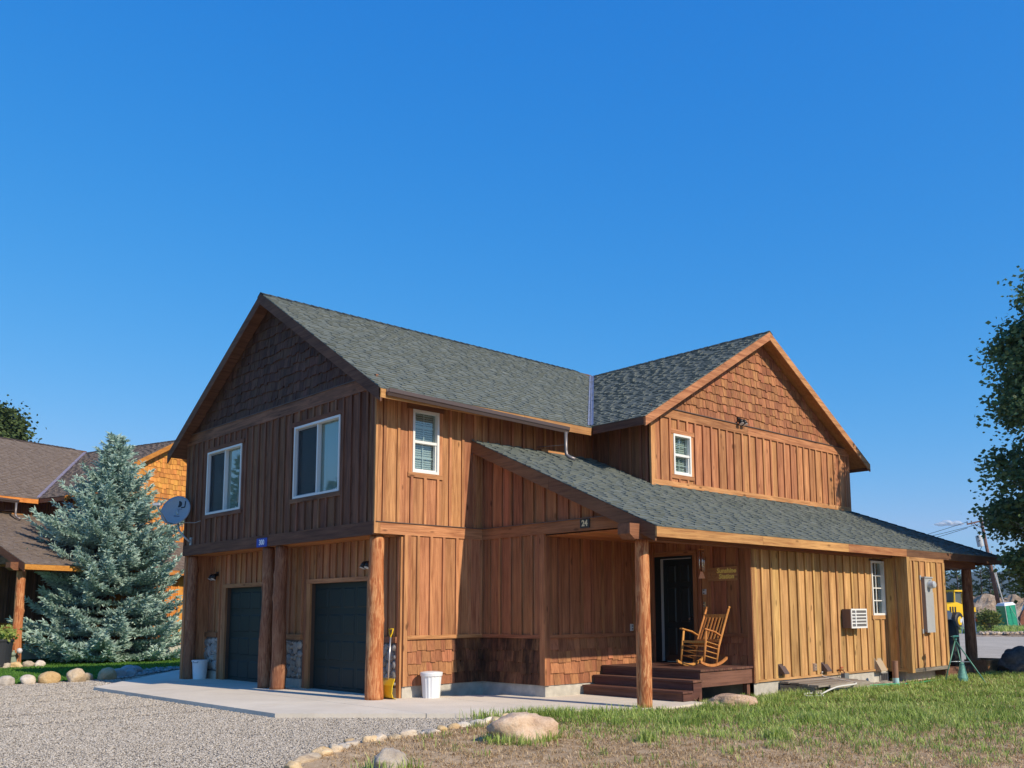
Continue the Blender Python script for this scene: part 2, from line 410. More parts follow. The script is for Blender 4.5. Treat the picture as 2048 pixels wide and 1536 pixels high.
def flush(root, shing_mat, n_sh=300, n_sk=300):           # the pieces that show largest become parts, the rest one joined part
    M = root.matrix_basis; key = lambda r_: (M @ r_[0][0]-CAM_POS).length
    for lst, n, name, rest in ((SHAKES, n_sk, 'shake', 'shake_courses'), (SHING, n_sh, 'shingle', 'shingle_courses')):
        lst.sort(key=key)
        for fr_, bk, par, k in lst[:n]:
            mb = MB(); mb.prism(fr_, bk, k if name == 'shingle' else .5); mb.build(name, shing_mat if name == 'shingle' else wood(k), par, tint=name == 'shingle')
        if len(lst) > n:
            if name == 'shingle':
                mb = MB()
                for fr_, bk, par, k in lst[n:]: mb.prism(fr_, bk, k)
                tag(mb.build(rest, shing_mat, root, tint=True, center=False), kind='stuff')
            else:
                by = {}
                for fr_, bk, par, k in lst[n:]: by.setdefault(k, []).append((fr_, bk))
                ks = sorted(by); mb = MB(); mi = []
                for k in ks:
                    for fr_, bk in by[k]:
                        c = len(mb.f); mb.prism(fr_, bk, rnd.random()); mi += [ks.index(k)]*(len(mb.f)-c)
                o = mb.build(rest, shake_joined(ks[0]), root, tint=True, center=False)
                for k in ks[1:]: o.data.materials.append(shake_joined(k))
                o.data.polygons.foreach_set('material_index', mi); tag(o, kind='stuff')
    SHAKES.clear(); SHING.clear()
def shake_joined(key):                                    # as wood(), each joined shake with its own value
    k = ('sj', key)
    if k in MATS: return MATS[k]
    c1, c2, sp, kn = WOODS[key]; m, nt, b, N, L = nmat('joined_%s' % key); MATS[k] = m
    a = N('ShaderNodeAttribute'); a.attribute_name = 'tint'; r = a.outputs['Fac']
    g = N('ShaderNodeNewGeometry'); av = N('ShaderNodeVectorMath'); av.operation = 'ADD'
    L(g.outputs['Position'], av.inputs[0]); L(mth(nt, 'MULTIPLY', r, 37.0), av.inputs[1])
    t = tex(nt, av.outputs[0], (30, 30, 1.4), s=1, detail=5, rough=.65)
    cr = ramp(nt, [(.36, c2), (.62, c1)]); L(t, cr.inputs[0])
    hs = N('ShaderNodeHueSaturation'); L(cr.outputs[0], hs.inputs['Color']); L(mth(nt, 'MULTIPLY_ADD', mth(nt, 'FRACT', mth(nt, 'MULTIPLY', r, 7.31)), sp, 1-sp*.5), hs.inputs['Value'])
    L(mth(nt, 'MULTIPLY_ADD', mth(nt, 'FRACT', mth(nt, 'MULTIPLY', r, 3.77)), .018, .491), hs.inputs['Hue'])
    L(hs.outputs[0], b.inputs['Base Color']); b.inputs['Roughness'].default_value = .8; b.inputs['Specular IOR Level'].default_value = .25
    bump(nt, b, t, .5, .006); return m

def window(root, fr, a, b, c, d, style, blind=None, depth=-.03, frame_m=None):
    vin = frame_m or plain('white_vinyl', (.74, .74, .70), .45)
    w = MB(); f = .045                                    # outer frame
    for r_ in (rect(a, b, c, c+f), rect(a, b, d-f, d), rect(a, a+f, c+f, d-f), rect(b-f, b, c+f, d-f)): slab(w, fr, r_, -.09, .050)
    win = w.build('window', vin, root)
    ci, di, ai, bi = c+f, d-f, a+f, b-f; gl = glass()
    def pane(p, q, r_, s_, dep, m=gl):
        mb = MB(); slab(mb, fr, rect(p, q, r_, s_), dep-.004, dep); return mb.build('pane', m, win)
    def local(o): o.location = o.location-win.location; return o
    parts = []
    def bar_(r_, d0, d1, name='muntin', m=vin):
        mb = MB(); slab(mb, fr, r_, d0, d1); parts.append(mb.build(name, m, win))
    if style == 'slider':
        mid = (a+b)/2
        parts.append(pane(ai, mid, ci, di, -.055)); parts.append(pane(mid, bi, ci, di, -.035))
        bar_(rect(mid-.022, mid+.022, ci, di), -.07, .02, 'mullion')
        mb = MB()                                         # screen frame on one half
        for r_ in (rect(mid+.022, mid+.05, ci, di), rect(bi-.03, bi, ci, di), rect(mid+.05, bi-.03, ci, ci+.03), rect(mid+.05, bi-.03, di-.03, di)): slab(mb, fr, r_, -.03, -.01)
        parts.append(mb.build('screen_frame', plain('grey_vinyl', (.30, .32, .34), .5), win))
        mb = MB(); slab(mb, fr, rect(mid+.05, bi-.03, ci+.03, di-.03), -.022, -.020); parts.append(mb.build('insect_screen', screen_mat(), win))
    if style == 'hung':
        mz = (c+d)/2-.01
        parts.append(pane(ai, bi, mz, di, -.03)); parts.append(pane(ai, bi, ci, mz, -.055))
        bar_(rect(ai, bi, mz-.025, mz+.025), -.07, .03, 'meeting_rail')
        for z0, z1, dp in ((mz+.025, di, -.045), (ci, mz-.025, -.07)):
            bar_(rect((a+b)/2-.009, (a+b)/2+.009, z0, z1), dp, dp+.008); bar_(rect(ai, bi, (z0+z1)/2-.009, (z0+z1)/2+.009), dp-.001, dp+.007)
        mb = MB()
        for r_ in (rect(ai, ai+.025, ci, mz-.025), rect(bi-.025, bi, ci, mz-.025), rect(ai+.025, bi-.025, ci, ci+.03)): slab(mb, fr, r_, -.06, .012)
        parts.append(mb.build('sash', vin, win))
    if style == 'grid':
        parts.append(pane(ai, bi, ci, di, -.03))
        bar_(rect((a+b)/2-.011, (a+b)/2+.011, ci, di), -.028, -.012)
        for k in (1, 2, 3): z = ci+(di-ci)*k/4; bar_(rect(ai, bi, z-.011, z+.011), -.027, -.010)
    if blind == 'vertical':
        mb = MB(); n = 14
        for i in range(n):
            s = ai+(bi-ai)*(i+.5)/n
            hw = (bi-ai)/n*.42
            mb.prism([fr(s-hw, ci, -.125), fr(s+hw, ci, -.085), fr(s+hw, di, -.085), fr(s-hw, di, -.125)], [fr(s-hw, ci, -.128), fr(s+hw, ci, -.088), fr(s+hw, di, -.088), fr(s-hw, di, -.128)])
        parts.append(mb.build('blind', plain('blind_cloth', (.42, .50, .42), .8), win))
    if blind == 'slat':
        mb = MB(); z = ci+.02
        while z < di: slab(mb, fr, rect(ai, bi, z, z+.032), -.105, -.10); z += .042
        parts.append(mb.build('blind', plain('blind_slat', (.62, .63, .58), .7), win))
    mb = MB(); slab(mb, fr, rect(a, b, c, d), -.62, -.6); parts.append(mb.build('dark_room_sheet', plain('dark_room', (.02, .02, .022), .9), win))  # near-black sheet painted as the darkness of the room behind the glass
    for p in parts: local(p)
    return win
def screen_mat():
    if 'screen' in MATS: return MATS['screen']
    m, nt, b, N, L = nmat('insect_screen'); MATS['screen'] = m
    tr = N('ShaderNodeBsdfTransparent'); df = N('ShaderNodeBsdfDiffuse'); df.inputs[0].default_value = (.06, .065, .07, 1)
    mx = N('ShaderNodeMixShader'); mx.inputs[0].default_value = .45; L(tr.outputs[0], mx.inputs[1]); L(df.outputs[0], mx.inputs[2]); L(mx.outputs[0], nt.nodes['Material Output'].inputs[0]); return m
def under(parent, mb, name, m, **k):                      # build a part in house coordinates below a part that has its own origin
    o = mb.build(name, m, parent, **k); o.location = o.location-parent.location; return o

def text_obj(body, size, m, parent, fr, s, z, d, ext=.003, bold=0.0, name='lettering', shear=0.0):
    cu = bpy.data.curves.new('txt', 'FONT'); cu.body = body; cu.size = size; cu.extrude = ext; cu.align_x = 'CENTER'; cu.align_y = 'CENTER'; cu.offset = bold; cu.shear = shear; cu.resolution_u = 3
    to = bpy.data.objects.new('txt', cu); COL.objects.link(to)
    me = bpy.data.meshes.new_from_object(to.evaluated_get(bpy.context.evaluated_depsgraph_get())); bpy.data.objects.remove(to); bpy.data.curves.remove(cu)
    me.materials.clear(); me.materials.append(m)
    # text x runs to the viewer's right: along +a for walls facing -Y, along -a for walls facing -X
    a = fr.a if fr.ax == 'x' else -fr.a; n = fr.n
    O = fr(s, z, d); M = Matrix(((a.x, 0, n.x, 0), (a.y, 0, n.y, 0), (a.z, 1, n.z, 0), (0, 0, 0, 1)))
    me.transform(M); o = newobj(name, me, parent, O); return o

def log_post(root, x, y, z0, z1, r0, r1, m, seed, knots=7, cut=False):
    rr = random.Random(seed); n = 22; H = z1-z0; rings = max(8, int(H/.06)); vs = []; kn = [(rr.uniform(0, 6.28), rr.uniform(z0+.2, z1-.2), rr.uniform(.015, .035)) for _ in range(knots)]
    for i in range(rings+1):
        z = z0+H*i/rings; r_ = r0+(r1-r0)*i/rings
        bx, by = .03*noise.noise((z*.8, seed, 0)), .03*noise.noise((z*.8, seed, 9))
        for k in range(n):
            a = 2*math.pi*k/n
            q = r_*(1+.07*noise.noise((math.cos(a)*1.3, math.sin(a)*1.3+seed, z*1.6))+.025*noise.noise((math.cos(a)*5, math.sin(a)*5+seed, z*3)))
            for ka, kz, kh in kn:
                da = math.atan2(math.sin(a-ka), math.cos(a-ka)); q += kh*math.exp(-(da*r_/.05)**2-((z-kz)/.06)**2)
            if i == rings: q *= .96
            vs.append((x+bx+q*math.cos(a), y+by+q*math.sin(a), z))
    fs = [(i*n+k, i*n+(k+1) % n, (i+1)*n+(k+1) % n, (i+1)*n+k) for i in range(rings) for k in range(n)]+[tuple(range(n-1, -1, -1)), tuple(range(rings*n, rings*n+n))]
    mb = MB(); mb.add(vs, fs); return mb.build('post', m, root, smooth=True)

# ------------------------------------------------------------------ the house (the neighbour is the same plan in other colours)
W_, XG, X1, D1, X2, D2, X3, D3, X4 = 8.22, .614, 2.511, 1.758, 5.607, 4.102, 10.879, 4.644, 12.745
ZB, ZC, ZS, ZWT0, ZWT1 = 2.935, 3.156, .206, 1.04, 1.108
XR, YE, ZE, YR, ZR, P1 = -.29, .541, 5.469, 4.11, 8.378, .6254
XA, ZA, GA, XEL, XER, ZEL, P2 = 9.832, 8.246, 2.025, 5.122, 14.542, 5.503, .5824
XP, XQ, G2 = 5.699, 13.999, 1.684
XRK, YLE, ZLE, ZT, PL, XC = 2.232, 4.645, 2.885, 4.904, .4347, 16.36
z1f = lambda y: ZE+P1*(min(y, 2*YR-y)+YE)
z2f = lambda x: ZEL+P2*(min(x, 2*XA-x)-XEL)
zlf = lambda y: ZT+PL*y

def build_house(root, main, pal):
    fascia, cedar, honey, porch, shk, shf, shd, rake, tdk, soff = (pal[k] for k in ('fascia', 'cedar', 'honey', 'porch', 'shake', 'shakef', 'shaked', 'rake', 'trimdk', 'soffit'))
    conc = plain('foundation_concrete', (.46, .43, .37), .9, var=.22, nscale=5, bmp=.25)
    shm = pal['shingle']
    # ---- roofs: structural deck (its underside is the soffit), then fascias, rakes, shingles
    def deck(pts, th=.10, key=None):
        mb = MB(); mb.prism([Vector(p)-Vector((0, 0, .004)) for p in pts], [Vector(p)-Vector((0, 0, th)) for p in pts]); return mb.build('roof', wood(key or soff, 'x'), root, center=False)
    yv = (ZA-ZE)/P1-YE                                    # the valley meets the ridge of the wing here
    r1 = deck([(XR, -YE, ZE), (5.064, -YE, ZE), (XA, yv, ZA), (9.45, YR, ZR), (XR, YR, ZR)], key=tdk)
    deck([(XR, YR, ZR), (XA+.2, YR, ZR), (XA+.2, 2*YR+YE, ZE), (XR, 2*YR+YE, ZE)], key=rake)
    r2 = deck([(XEL, -GA, ZEL), (XEL, -.487, ZEL), (XA, yv, ZA), (XA, -GA, ZA)])
    deck([(XA, -GA, ZA), (XA, 9.0, ZA), (XER, 9.0, ZEL), (XER, -GA, ZEL)])
    rA = deck([(XRK, 0, ZT), (XP, 0, ZT), (XP, -YLE, ZLE), (XRK, -YLE, ZLE)])
    rB = deck([(XP, -G2, zlf(-G2)), (XQ, -G2, zlf(-G2)), (XC, -YLE, ZLE), (XP, -YLE, ZLE)])
    rC = deck([(XQ, -G2, zlf(-G2)), (XQ, 6, zlf(-G2)), (XC, 6, ZLE), (XC, -YLE, ZLE)])
    sl1 = math.hypot(1, P1); sl2 = math.hypot(1, P2); sll = math.hypot(1, PL)
    shingles(r1, (XR-.03, -YE-.04, ZE-.04*P1), (1, 0, 0), (0, 1, P1), [[(0, 0), (5.10-XR, 0), (XA-XR+.03, (yv+YE)*sl1), (9.45-XR+.03, (YR+YE)*sl1), (0, (YR+YE+.02)*sl1)]])
    shingles(r2, (XEL-.04, -GA-.03, ZEL-.04*P2), (0, 1, 0), (1, 0, P2), [[(0, 0), (GA-.487+.06, 0), (yv+GA+.03, (XA-XEL+.03)*sl2), (0, (XA-XEL+.05)*sl2)]][0:1] if False else [[(0, 0), (GA-.487+.06, 0), (yv+GA+.03, (XA-XEL+.04)*sl2), (0, (XA-XEL+.05)*sl2)]])
    LL = YLE*sll
    shingles(rA, (XRK-.03, -YLE-.04, ZLE-.04*PL), (1, 0, 0), (0, 1, PL),
             [[(0, 0), (XP-XRK+.03, 0), (XP-XRK+.03, LL+.03), (0, LL+.03)],
              [(XP-XRK+.03, 0), (XC-XRK+.06, 0), (XQ-XRK+.03, (YLE-G2)*sll+.04), (XP-XRK+.03, (YLE-G2)*sll+.04)]])
    slc = math.hypot(XC-XQ, zlf(-G2)-ZLE)
    shingles(rC, (XC+.04, -YLE-.03, ZLE-.02), (0, 1, 0), (XQ-XC, 0, zlf(-G2)-ZLE), [[(0, 0), (YLE+3, 0), (YLE+3, slc), (YLE-G2+.03, slc)]], expo=.3)
    # ridge caps
    mb = MB()
    def caps(a, b, n_side, slope, w=.13):
        a, b, n_side = Vector(a), Vector(b), Vector(n_side); L_ = (b-a).length; d = (b-a)/L_; k = int(L_/.2)
        for i in range(k):
            p = a+d*(L_*i/k); q = a+d*(L_*(i+1.15)/k); e = Vector((0, 0, .030)); f = Vector((0, 0, .016))
            dn = n_side*w-Vector((0, 0, slope*w)); dm = -n_side*w-Vector((0, 0, slope*w)); t = rnd.uniform(.25, .55)
            mb.add([p+e+dm, p+e, p+e+dn, q+f+dm, q+f, q+f+dn], [(0, 1, 4, 3), (1, 2, 5, 4)], t); mb.add([p+e+dm, p+e, p+e+dn, p+dm, p, p+dn], [(3, 4, 1, 0), (4, 5, 2, 1)], t)
    caps((XR-.03, YR, ZR), (9.45, YR, ZR), (0, 1, 0), P1); caps((XA, -GA-.03, ZA), (XA, yv, ZA), (1, 0, 0), P2)
    mb.build('ridge_cap', pal['cap'], root, tint=True)
    mb = MB()                                             # hip caps at the far corner
    a, b = Vector((XQ, -G2, zlf(-G2)+.02)), Vector((XC, -YLE, ZLE+.02)); n = 16
    for i in range(n):
        p, q = a.lerp(b, i/n), a.lerp(b, (i+1.1)/n); s_ = Vector((.10, .075, -.05)); s2 = Vector((-.10, -.075, -.035)); e = Vector((0, 0, .02))
        mb.add([q+e+s2, q+e, q+e+s_, p+s2, p+Vector((0, 0, .008)), p+s_], [(0, 1, 4, 3), (1, 2, 5, 4)], rnd.uniform(.3, .6))
    mb.build('hip_cap', pal['cap'], root, tint=True)
    # valley flashing: a shallow W of metal
    va, vb = Vector((5.09, -.52, z1f(-.52)+.012)), Vector((XA, yv, ZA+.012)); d = (vb-va).normalized()
    A_, B_ = Vector((-.06, .025, .025*P1)), Vector((.025, -.065, .025*P2)); e = Vector((0, 0, .02)); mb = MB()
    for p, q in ((va, vb),):
        prof = [A_+e, A_*.2+e*.6, Vector((0, 0, .045)), B_*.2+e*.6, B_+e]
        mb.add([p+o_ for o_ in prof]+[q+o_ for o_ in prof], [(i, i+1, i+6, i+5) for i in range(4)])
    mb.build('valley_flashing', pal['flash'], root)
    # fascias and rakes
    def fas(p, q, h, key, out, ax, th=.035, drop=.012, name='fascia'):
        p, q, out = Vector(p), Vector(q), Vector(out); dz = Vector((0, 0, drop)); hz = Vector((0, 0, h))
        mb = MB(); mb.prism([p-dz+out*th, q-dz+out*th, q-hz+out*th, p-hz+out*th], [p-dz+out*.001, q-dz+out*.001, q-hz+out*.001, p-hz+out*.001]); return mb.build(name, wood(key, ax), root)
    fas((XR-.034, -YE, ZE), (3.1, -YE, ZE), .19, fascia, (0, -1, 0), 'x'); fas((3.105, -YE, ZE), (5.06, -YE, ZE), .19, fascia, (0, -1, 0), 'x')
    fas((XEL, -GA, ZEL), (XEL, -YE-.036, ZEL), .19, rake, (-1, 0, 0), 'y')
    for y0, z0, y1, z1_ in ((-YE-.035, ZE-.02, YR, ZR), (2*YR+YE, ZE, YR, ZR)): fas((XR, y0, z0), (XR, y1, z1_), .24, rake, (-1, 0, 0), 'y', name='rake_board', th=.034)
    for x0, x1 in ((XEL-.02, XA), (XER+.02, XA)): fas((x0, -GA, ZEL-.01), (x1, -GA, ZA), .21, cedar if main else fascia, (0, -1, 0), 'x', name='rake_board')
    fas((XER, -GA, ZEL), (XER, 8, ZEL), .19, rake, (1, 0, 0), 'y')
    xs = [XRK-.034, 5.2, 8.3, X3, 13.6, XC]
    for a, b in zip(xs, xs[1:]): fas((a+.002, -YLE, ZLE), (b-.002, -YLE, ZLE), .185, fascia if b < 13 else rake, (0, -1, 0), 'x')
    fas((XC, -YLE-.035, ZLE), (XC, 5, ZLE), .185, rake, (1, 0, 0), 'y')
    fas((XRK, -2.2, zlf(-2.2)), (XRK, 0, ZT), .25, tdk, (-1, 0, 0), 'y', name='rake_board'); fas((XRK, -YLE, ZLE), (XRK, -2.205, zlf(-2.205)), .25, tdk, (-1, 0, 0), 'y', name='rake_board')
    # ---- walls
    wd2, wd1, wd3, wd4, wd5 = (1.187, 2.945, 3.816, 5.292), (5.299, 7.056, 3.816, 5.292), (.771, 1.382, 4.119, 5.316), (6.415, 7.024, 4.448, 5.339), (10.245, 10.832, 1.413, 2.615)
    gr = lambda o_, t, h, b: (o_[0]-t, o_[1]+t, o_[2]-b, o_[3]+h)
    # upper side wall
    f = YW(0); ops = [wd3]
    w = wall(root, f, 0 if main else 2.2, XP, ZB, z1f(0)-.10, ops, m=None)
    if main:
        siding(w, f, 0, X1, ZC, z1f(0)-.1, [gr(wd3, .09, .10, .09)], cedar, .305, .15)
        lo = wall(root, f, XG, X1, ZS, ZB)
        siding(lo, f, XG+.08, X1, ZWT1, ZB, [], cedar, .305, .23)
        trim(root, f, -.02, X1, ZB, ZC-.012, .045, cedar); trim(root, f, XG+.08, X1, ZWT0, ZWT1, .05, cedar)
        mb = MB(); slab(mb, f, rect(-.02, X1-.02, ZC-.012, ZC), 0, .065); mb.build('flashing', plain('dark_flashing', (.10, .075, .065), .5), root)
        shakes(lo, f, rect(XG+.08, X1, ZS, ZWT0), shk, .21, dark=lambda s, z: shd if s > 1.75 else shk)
        trim(root, f, XG, XG+.085, ZS, ZB, .05, cedar, 'corner_board'); trim(root, f, -.046, .085, ZB+.001, z1f(0)-.14, .046, cedar, 'corner_board')
        t = gr(wd3, .09, .10, .09)
        trim(root, f, t[0]-.03, t[1]+.03, wd3[3], t[3], .05, tdk); trim(root, f, t[0]-.01, t[1]+.01, t[2], wd3[2], .05, cedar)
        for a, b in ((t[0], wd3[0]), (wd3[1], t[1])): trim(root, f, a, b, wd3[2], wd3[3], .036, cedar)
        window(root, f, *wd3, 'hung', 'slat')
    siding(w, f, X1 if main else 2.2, XP, ZT-.05, z1f(0)-.1, [], porch if main else tdk, .305, .15)  # shade on the neighbour's upper wall is put into a darker wood colour
    # the front gable
    if main:
        f = XW(0); top = lambda y: z1f(y)-.105
        w = wall(root, f, 0, W_, ZB, 5.75, [wd1, wd2])
        tops = [gr(o_, .07, .10, .09) for o_ in (wd1, wd2)]
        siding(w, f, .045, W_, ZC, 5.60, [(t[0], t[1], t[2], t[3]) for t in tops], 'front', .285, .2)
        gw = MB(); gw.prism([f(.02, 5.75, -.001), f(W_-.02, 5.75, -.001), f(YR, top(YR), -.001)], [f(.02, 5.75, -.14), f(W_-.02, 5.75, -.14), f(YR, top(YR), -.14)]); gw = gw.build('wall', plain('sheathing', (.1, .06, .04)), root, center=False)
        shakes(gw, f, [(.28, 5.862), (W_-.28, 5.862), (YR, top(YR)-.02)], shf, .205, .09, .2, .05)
        trim(root, f, -.02, W_+.02, 5.60, 5.85, .05, 'front'); mb = MB(); slab(mb, f, rect(.1, W_-.1, 5.85, 5.862), 0, .07); mb.build('flashing', plain('dark_flashing', (.10, .075, .065), .5), root)
        trim(root, f, -.019, W_, ZB-.02, ZC, .055, 'rake'); trim(root, f, .0, .09, ZC+.001, 5.599, .045, 'front', 'corner_board'); trim(root, f, W_-.09, W_, ZC+.001, 5.599, .045, 'front', 'corner_board')
        for wd, t in zip((wd1, wd2), tops):
            trim(root, f, t[0]-.03, t[1]+.03, wd[3]+.002, t[3], .05, 'trimdk'); trim(root, f, t[0]-.02, t[1]+.02, t[2], wd[2]-.002, .06, 'front')
            for a, b in ((t[0], wd[0]), (wd[1], t[1])): trim(root, f, a, b, wd[2], wd[3], .03, 'front')
            window(root, f, *wd, 'slider', 'vertical')
        # overhang soffit and the garage wall below
        n = 5
        for i in range(n):
            a = .05+(XG-.06)*i/n; mb = MB(); mb.box(a, .05, ZB-.02, a+(XG-.06)/n-.004, W_-.02, ZB-.001); mb.build('soffit_plank', wood('soffit', 'y'), root)
        f = XW(XG); g2, g1 = (1.094, 3.222, 0, 2.129), (5.0, 7.129, 0, 2.129)
        sts = [(.085, .90), (3.516, 4.461), (7.482, W_-.01)]
        w = wall(root, f, 0, W_, 0, ZB-.021, [g1, g2])
        so_ = [(a, b, 0, 1.09) for a, b in sts]
        siding(w, f, .05, W_, .0, ZB-.021, [(g1[0]-.14, g1[1]+.14, 0, 2.22), (g2[0]-.14, g2[1]+.14, 0, 2.22)]+so_, 'porch2', .26, .13)
        trim(root, f, 0.0, .085, .0, ZB-.03, .046, cedar, 'corner_board'); trim(root, f, W_-.09, W_, .0, ZB-.03, .046, 'trimdk', 'corner_board')
        for k, g in enumerate((g1, g2)):
            trim(root, f, g[0]-.14, g[0], 0, 2.13, .05, 'porch2'); trim(root, f, g[1], g[1]+.14, 0, 2.13, .05, 'porch2'); trim(root, f, g[0]-.15, g[1]+.15, 2.131, 2.22, .055, 'porch2')
            gm = plain('garage_green', (.017, .028, .026), .5, spec=.25)
            mb = MB(); slab(mb, f, rect(g[0], g[1], .004, 2.129), -.12, -.08)
            gd = mb.build('garage_door', gm, root)
            for r_ in range(4):
                for c_ in range(4):
                    a = g[0]+.09+c_*(g[1]-g[0]-.1)/4; b = a+(g[1]-g[0]-.1)/4-.08; z = .06+r_*.522; zz = z+.40; mb = MB(); i = .03
                    mb.prism([f(p, q, -.066) for p, q in rect(a+i, b-i, z+i, zz-i)], [f(p, q, -.082) for p, q in rect(a, b, z, zz)])
                    under(gd, mb, 'panel', gm)
            for r_ in range(1, 4):
                mb = MB(); slab(mb, f, rect(g[0]+.005, g[1]-.005, r_*.522+.012, r_*.522+.022), -.081, -.074); under(gd, mb, 'section_seam', gm)
        mort = plain('stone_mortar', (.15, .145, .14), .95, var=.3, nscale=30)
        sm = rock_mat('cobble', (.42, .39, .35), (.28, .25, .22), (.52, .47, .40), 18)
        bm = bmesh.new(); bmesh.ops.create_icosphere(bm, subdivisions=2, radius=1); sme = bpy.data.meshes.new('stone'); bm.to_mesh(sme); bm.free()
        sme.polygons.foreach_set('use_smooth', [True]*len(sme.polygons)); sme.materials.append(sm)
        for a, b in sts:
            mb = MB(); slab(mb, f, rect(a, b, .18, .98), 0, .035); sp = mb.build('stone_panel', mort, root)
            mb = MB(); slab(mb, f, rect(a, b, 0, .178), 0, .06); mb.build('stone_base', conc, root)
            trim(root, f, a-.01, b+.01, .981, 1.09, .09, 'porch2')
            pk = []                                       # dart-thrown, largest first
            for R0, tries in ((.105, 60), (.085, 120), (.065, 250), (.048, 500), (.034, 700)):
                for _ in range(tries):
                    r_ = R0*rnd.uniform(.85, 1.1); ey = rnd.uniform(.75, 1.0); ez = rnd.uniform(1.0, 1.4); 
                    if rnd.random() < .35: ey, ez = ez, ey
                    ry_, rz_ = r_*ey, r_*ez; s, z = rnd.uniform(a+ry_*.9, b-ry_*.9), rnd.uniform(.19+rz_*.9, .97-rz_*.9)
                    if all(((s-q[0])/(ry_+q[2]))**2+((z-q[1])/(rz_+q[3]))**2 > .90 for q in pk): pk.append((s, z, ry_, rz_))
            for s, z, ry_, rz_ in pk:
                st = newobj('stone', sme, sp, f(s, z, .032)-sp.location); st.scale = (.052, ry_*1.10, rz_*1.10); st.rotation_euler = (rnd.uniform(-.25, .25), rnd.uniform(-.12, .12), rnd.uniform(-.12, .12))
    # step in the side wall, with the gable infill above it
    f = XW(X1); und = lambda y: zlf(y)-.105
    w = wall(root, f, -D1, 0, 0, ZB); wt = wall(root, f, -3.72, 0, ZB, und)
    if main:
        siding(w, f, -D1+.08, 0, ZWT1, ZB, [], porch, .30, .22)
        trim(root, f, -D1+.08, -.02, ZWT0, ZWT1, .05, porch); trim(root, f, -D1-.05, -D1+.085, ZS, ZB+.0, .05, porch, 'corner_board')
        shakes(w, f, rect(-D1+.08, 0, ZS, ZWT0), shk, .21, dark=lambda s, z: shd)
    else: siding(w, f, -D1, 0, 0, ZB, [], porch)
    siding(wt, f, -3.72, 0, ZC, und, [], porch, .30, .12)
    trim(root, f, -3.74, -.045, ZB, ZC-.012, .055, porch); mb = MB(); slab(mb, f, rect(-3.7, -.06, ZC-.012, ZC), 0, .08); mb.build('flashing', plain('dark_flashing', (.10, .075, .065), .5), root)
    # porch walls
    f = YW(-D1); w = wall(root, f, X1, X2, 0, 2.9)
    siding(w, f, X1+.09, X2, ZWT1, 2.9, [], porch, .30, .25); trim(root, f, X1+.09, X2, ZWT0, ZWT1, .05, porch); trim(root, f, X1, X1+.09, ZS, 2.9, .049, porch, 'corner_board')
    shakes(w, f, rect(X1+.09, X2, ZS, ZWT0), shk, .21, .11, .24)
    f = XW(X2); dr = (-2.80, -1.815, .513, 2.625)
    w = wall(root, f, -D2, -D1, 0, 2.9, [dr])
    siding(w, f, -D2+.07, -D1, ZWT1, 2.9, [(dr[0]-.09, dr[1]+.06, .5, 2.72)], porch, .30, .18)
    for a, b in ((-D2+.07, dr[0]-.09),): trim(root, f, a, b, ZWT0, ZWT1, .05, porch)
    shakes(w, f, rect(-D2+.07, dr[0]-.09, .5, ZWT0), shk, .21)
    trim(root, f, dr[0]-.09, dr[0], .513, 2.625, .045, porch); trim(root, f, dr[1], dr[1]+.05, .513, 2.625, .045, porch); trim(root, f, dr[0]-.09, dr[1]+.05, 2.626, 2.72, .05, porch)
    trim(root, f, -D2-.05, -D2+.075, ZS, 2.86, .046, porch, 'corner_board')
    dg = plain('entry_green', (.010, .017, .016), .4)
    mb = MB()
    for r_ in (rect(dr[0], dr[0]+.045, .515, 2.58), rect(dr[1]-.17, dr[1], .515, 2.58), rect(dr[0], dr[1], 2.58, 2.625)): slab(mb, f, r_, -.12, .03)
    dframe = mb.build('door_frame', dg, root)
    a, b = dr[0]+.047, dr[1]-.172; mb = MB(); slab(mb, f, rect(a, b, .53, 2.565), -.10, -.04); door = mb.build('door', dg, root)
    for (z0, z1_) in ((.66, 1.2), (1.3, 2.0), (2.1, 2.45)):
        for c_ in range(2):
            p = a+.11+c_*(b-a-.1)/2; q = p+(b-a-.1)/2-.11; mb = MB(); mb.prism([f(s, z, -.026) for s, z in rect(p+.025, q-.025, z0+.025, z1_-.025)], [f(s, z, -.041) for s, z in rect(p, q, z0, z1_)]); under(door, mb, 'panel', dg)
    mb = MB(); mb.tube([f(a+.06, 1.38, -.04), f(a+.06, 1.38, .0)], .012); mb.tube([f(a+.06, 1.38, .0), f(a+.06, 1.38, .045)], [.03, .022], 12); under(door, mb, 'knob', plain('steel', (.6, .6, .58), .3, 1), smooth=False)
    mb = MB(); slab(mb, f, rect(b+.001, b+.008, .53, 2.575), -.06, .034); slab(mb, f, rect(a, b+.001, 2.566, 2.578), -.06, .033); under(dframe, mb, 'weatherstrip', plain('weatherstrip', (.40, .40, .38), .5))
    # flat porch ceiling, header beam, long side wall
    for i in range(12):
        a = -4.05+2.28*i/12; mb = MB(); mb.box(X1+.02, a, 2.90, X2-.01, a+.185, 2.915); mb.build('ceiling_plank', wood(soff, 'x'), root)
    mb = MB(); y0, y1 = -4.33, -4.07
    mb.prism([(1.95, y0, 2.76), (2.06, y0, 2.68), (X3, y0, 2.68), (X3, y0, 2.93), (1.95, y0, 2.93)], [(1.95, y1, 2.76), (2.06, y1, 2.68), (X3, y1, 2.68), (X3, y1, 2.93), (1.95, y1, 2.93)])
    if not main: pass
    mb.build('beam', wood(tdk, 'x'), root)
    f = YW(-D2); w = wall(root, f, X2, X3, -.0, 2.68, [wd5] if main else [])
    siding(w, f, X2+.09, X3, .25, 2.68, [gr(wd5, .05, .05, .09)] if main else [], honey, .31, .24)
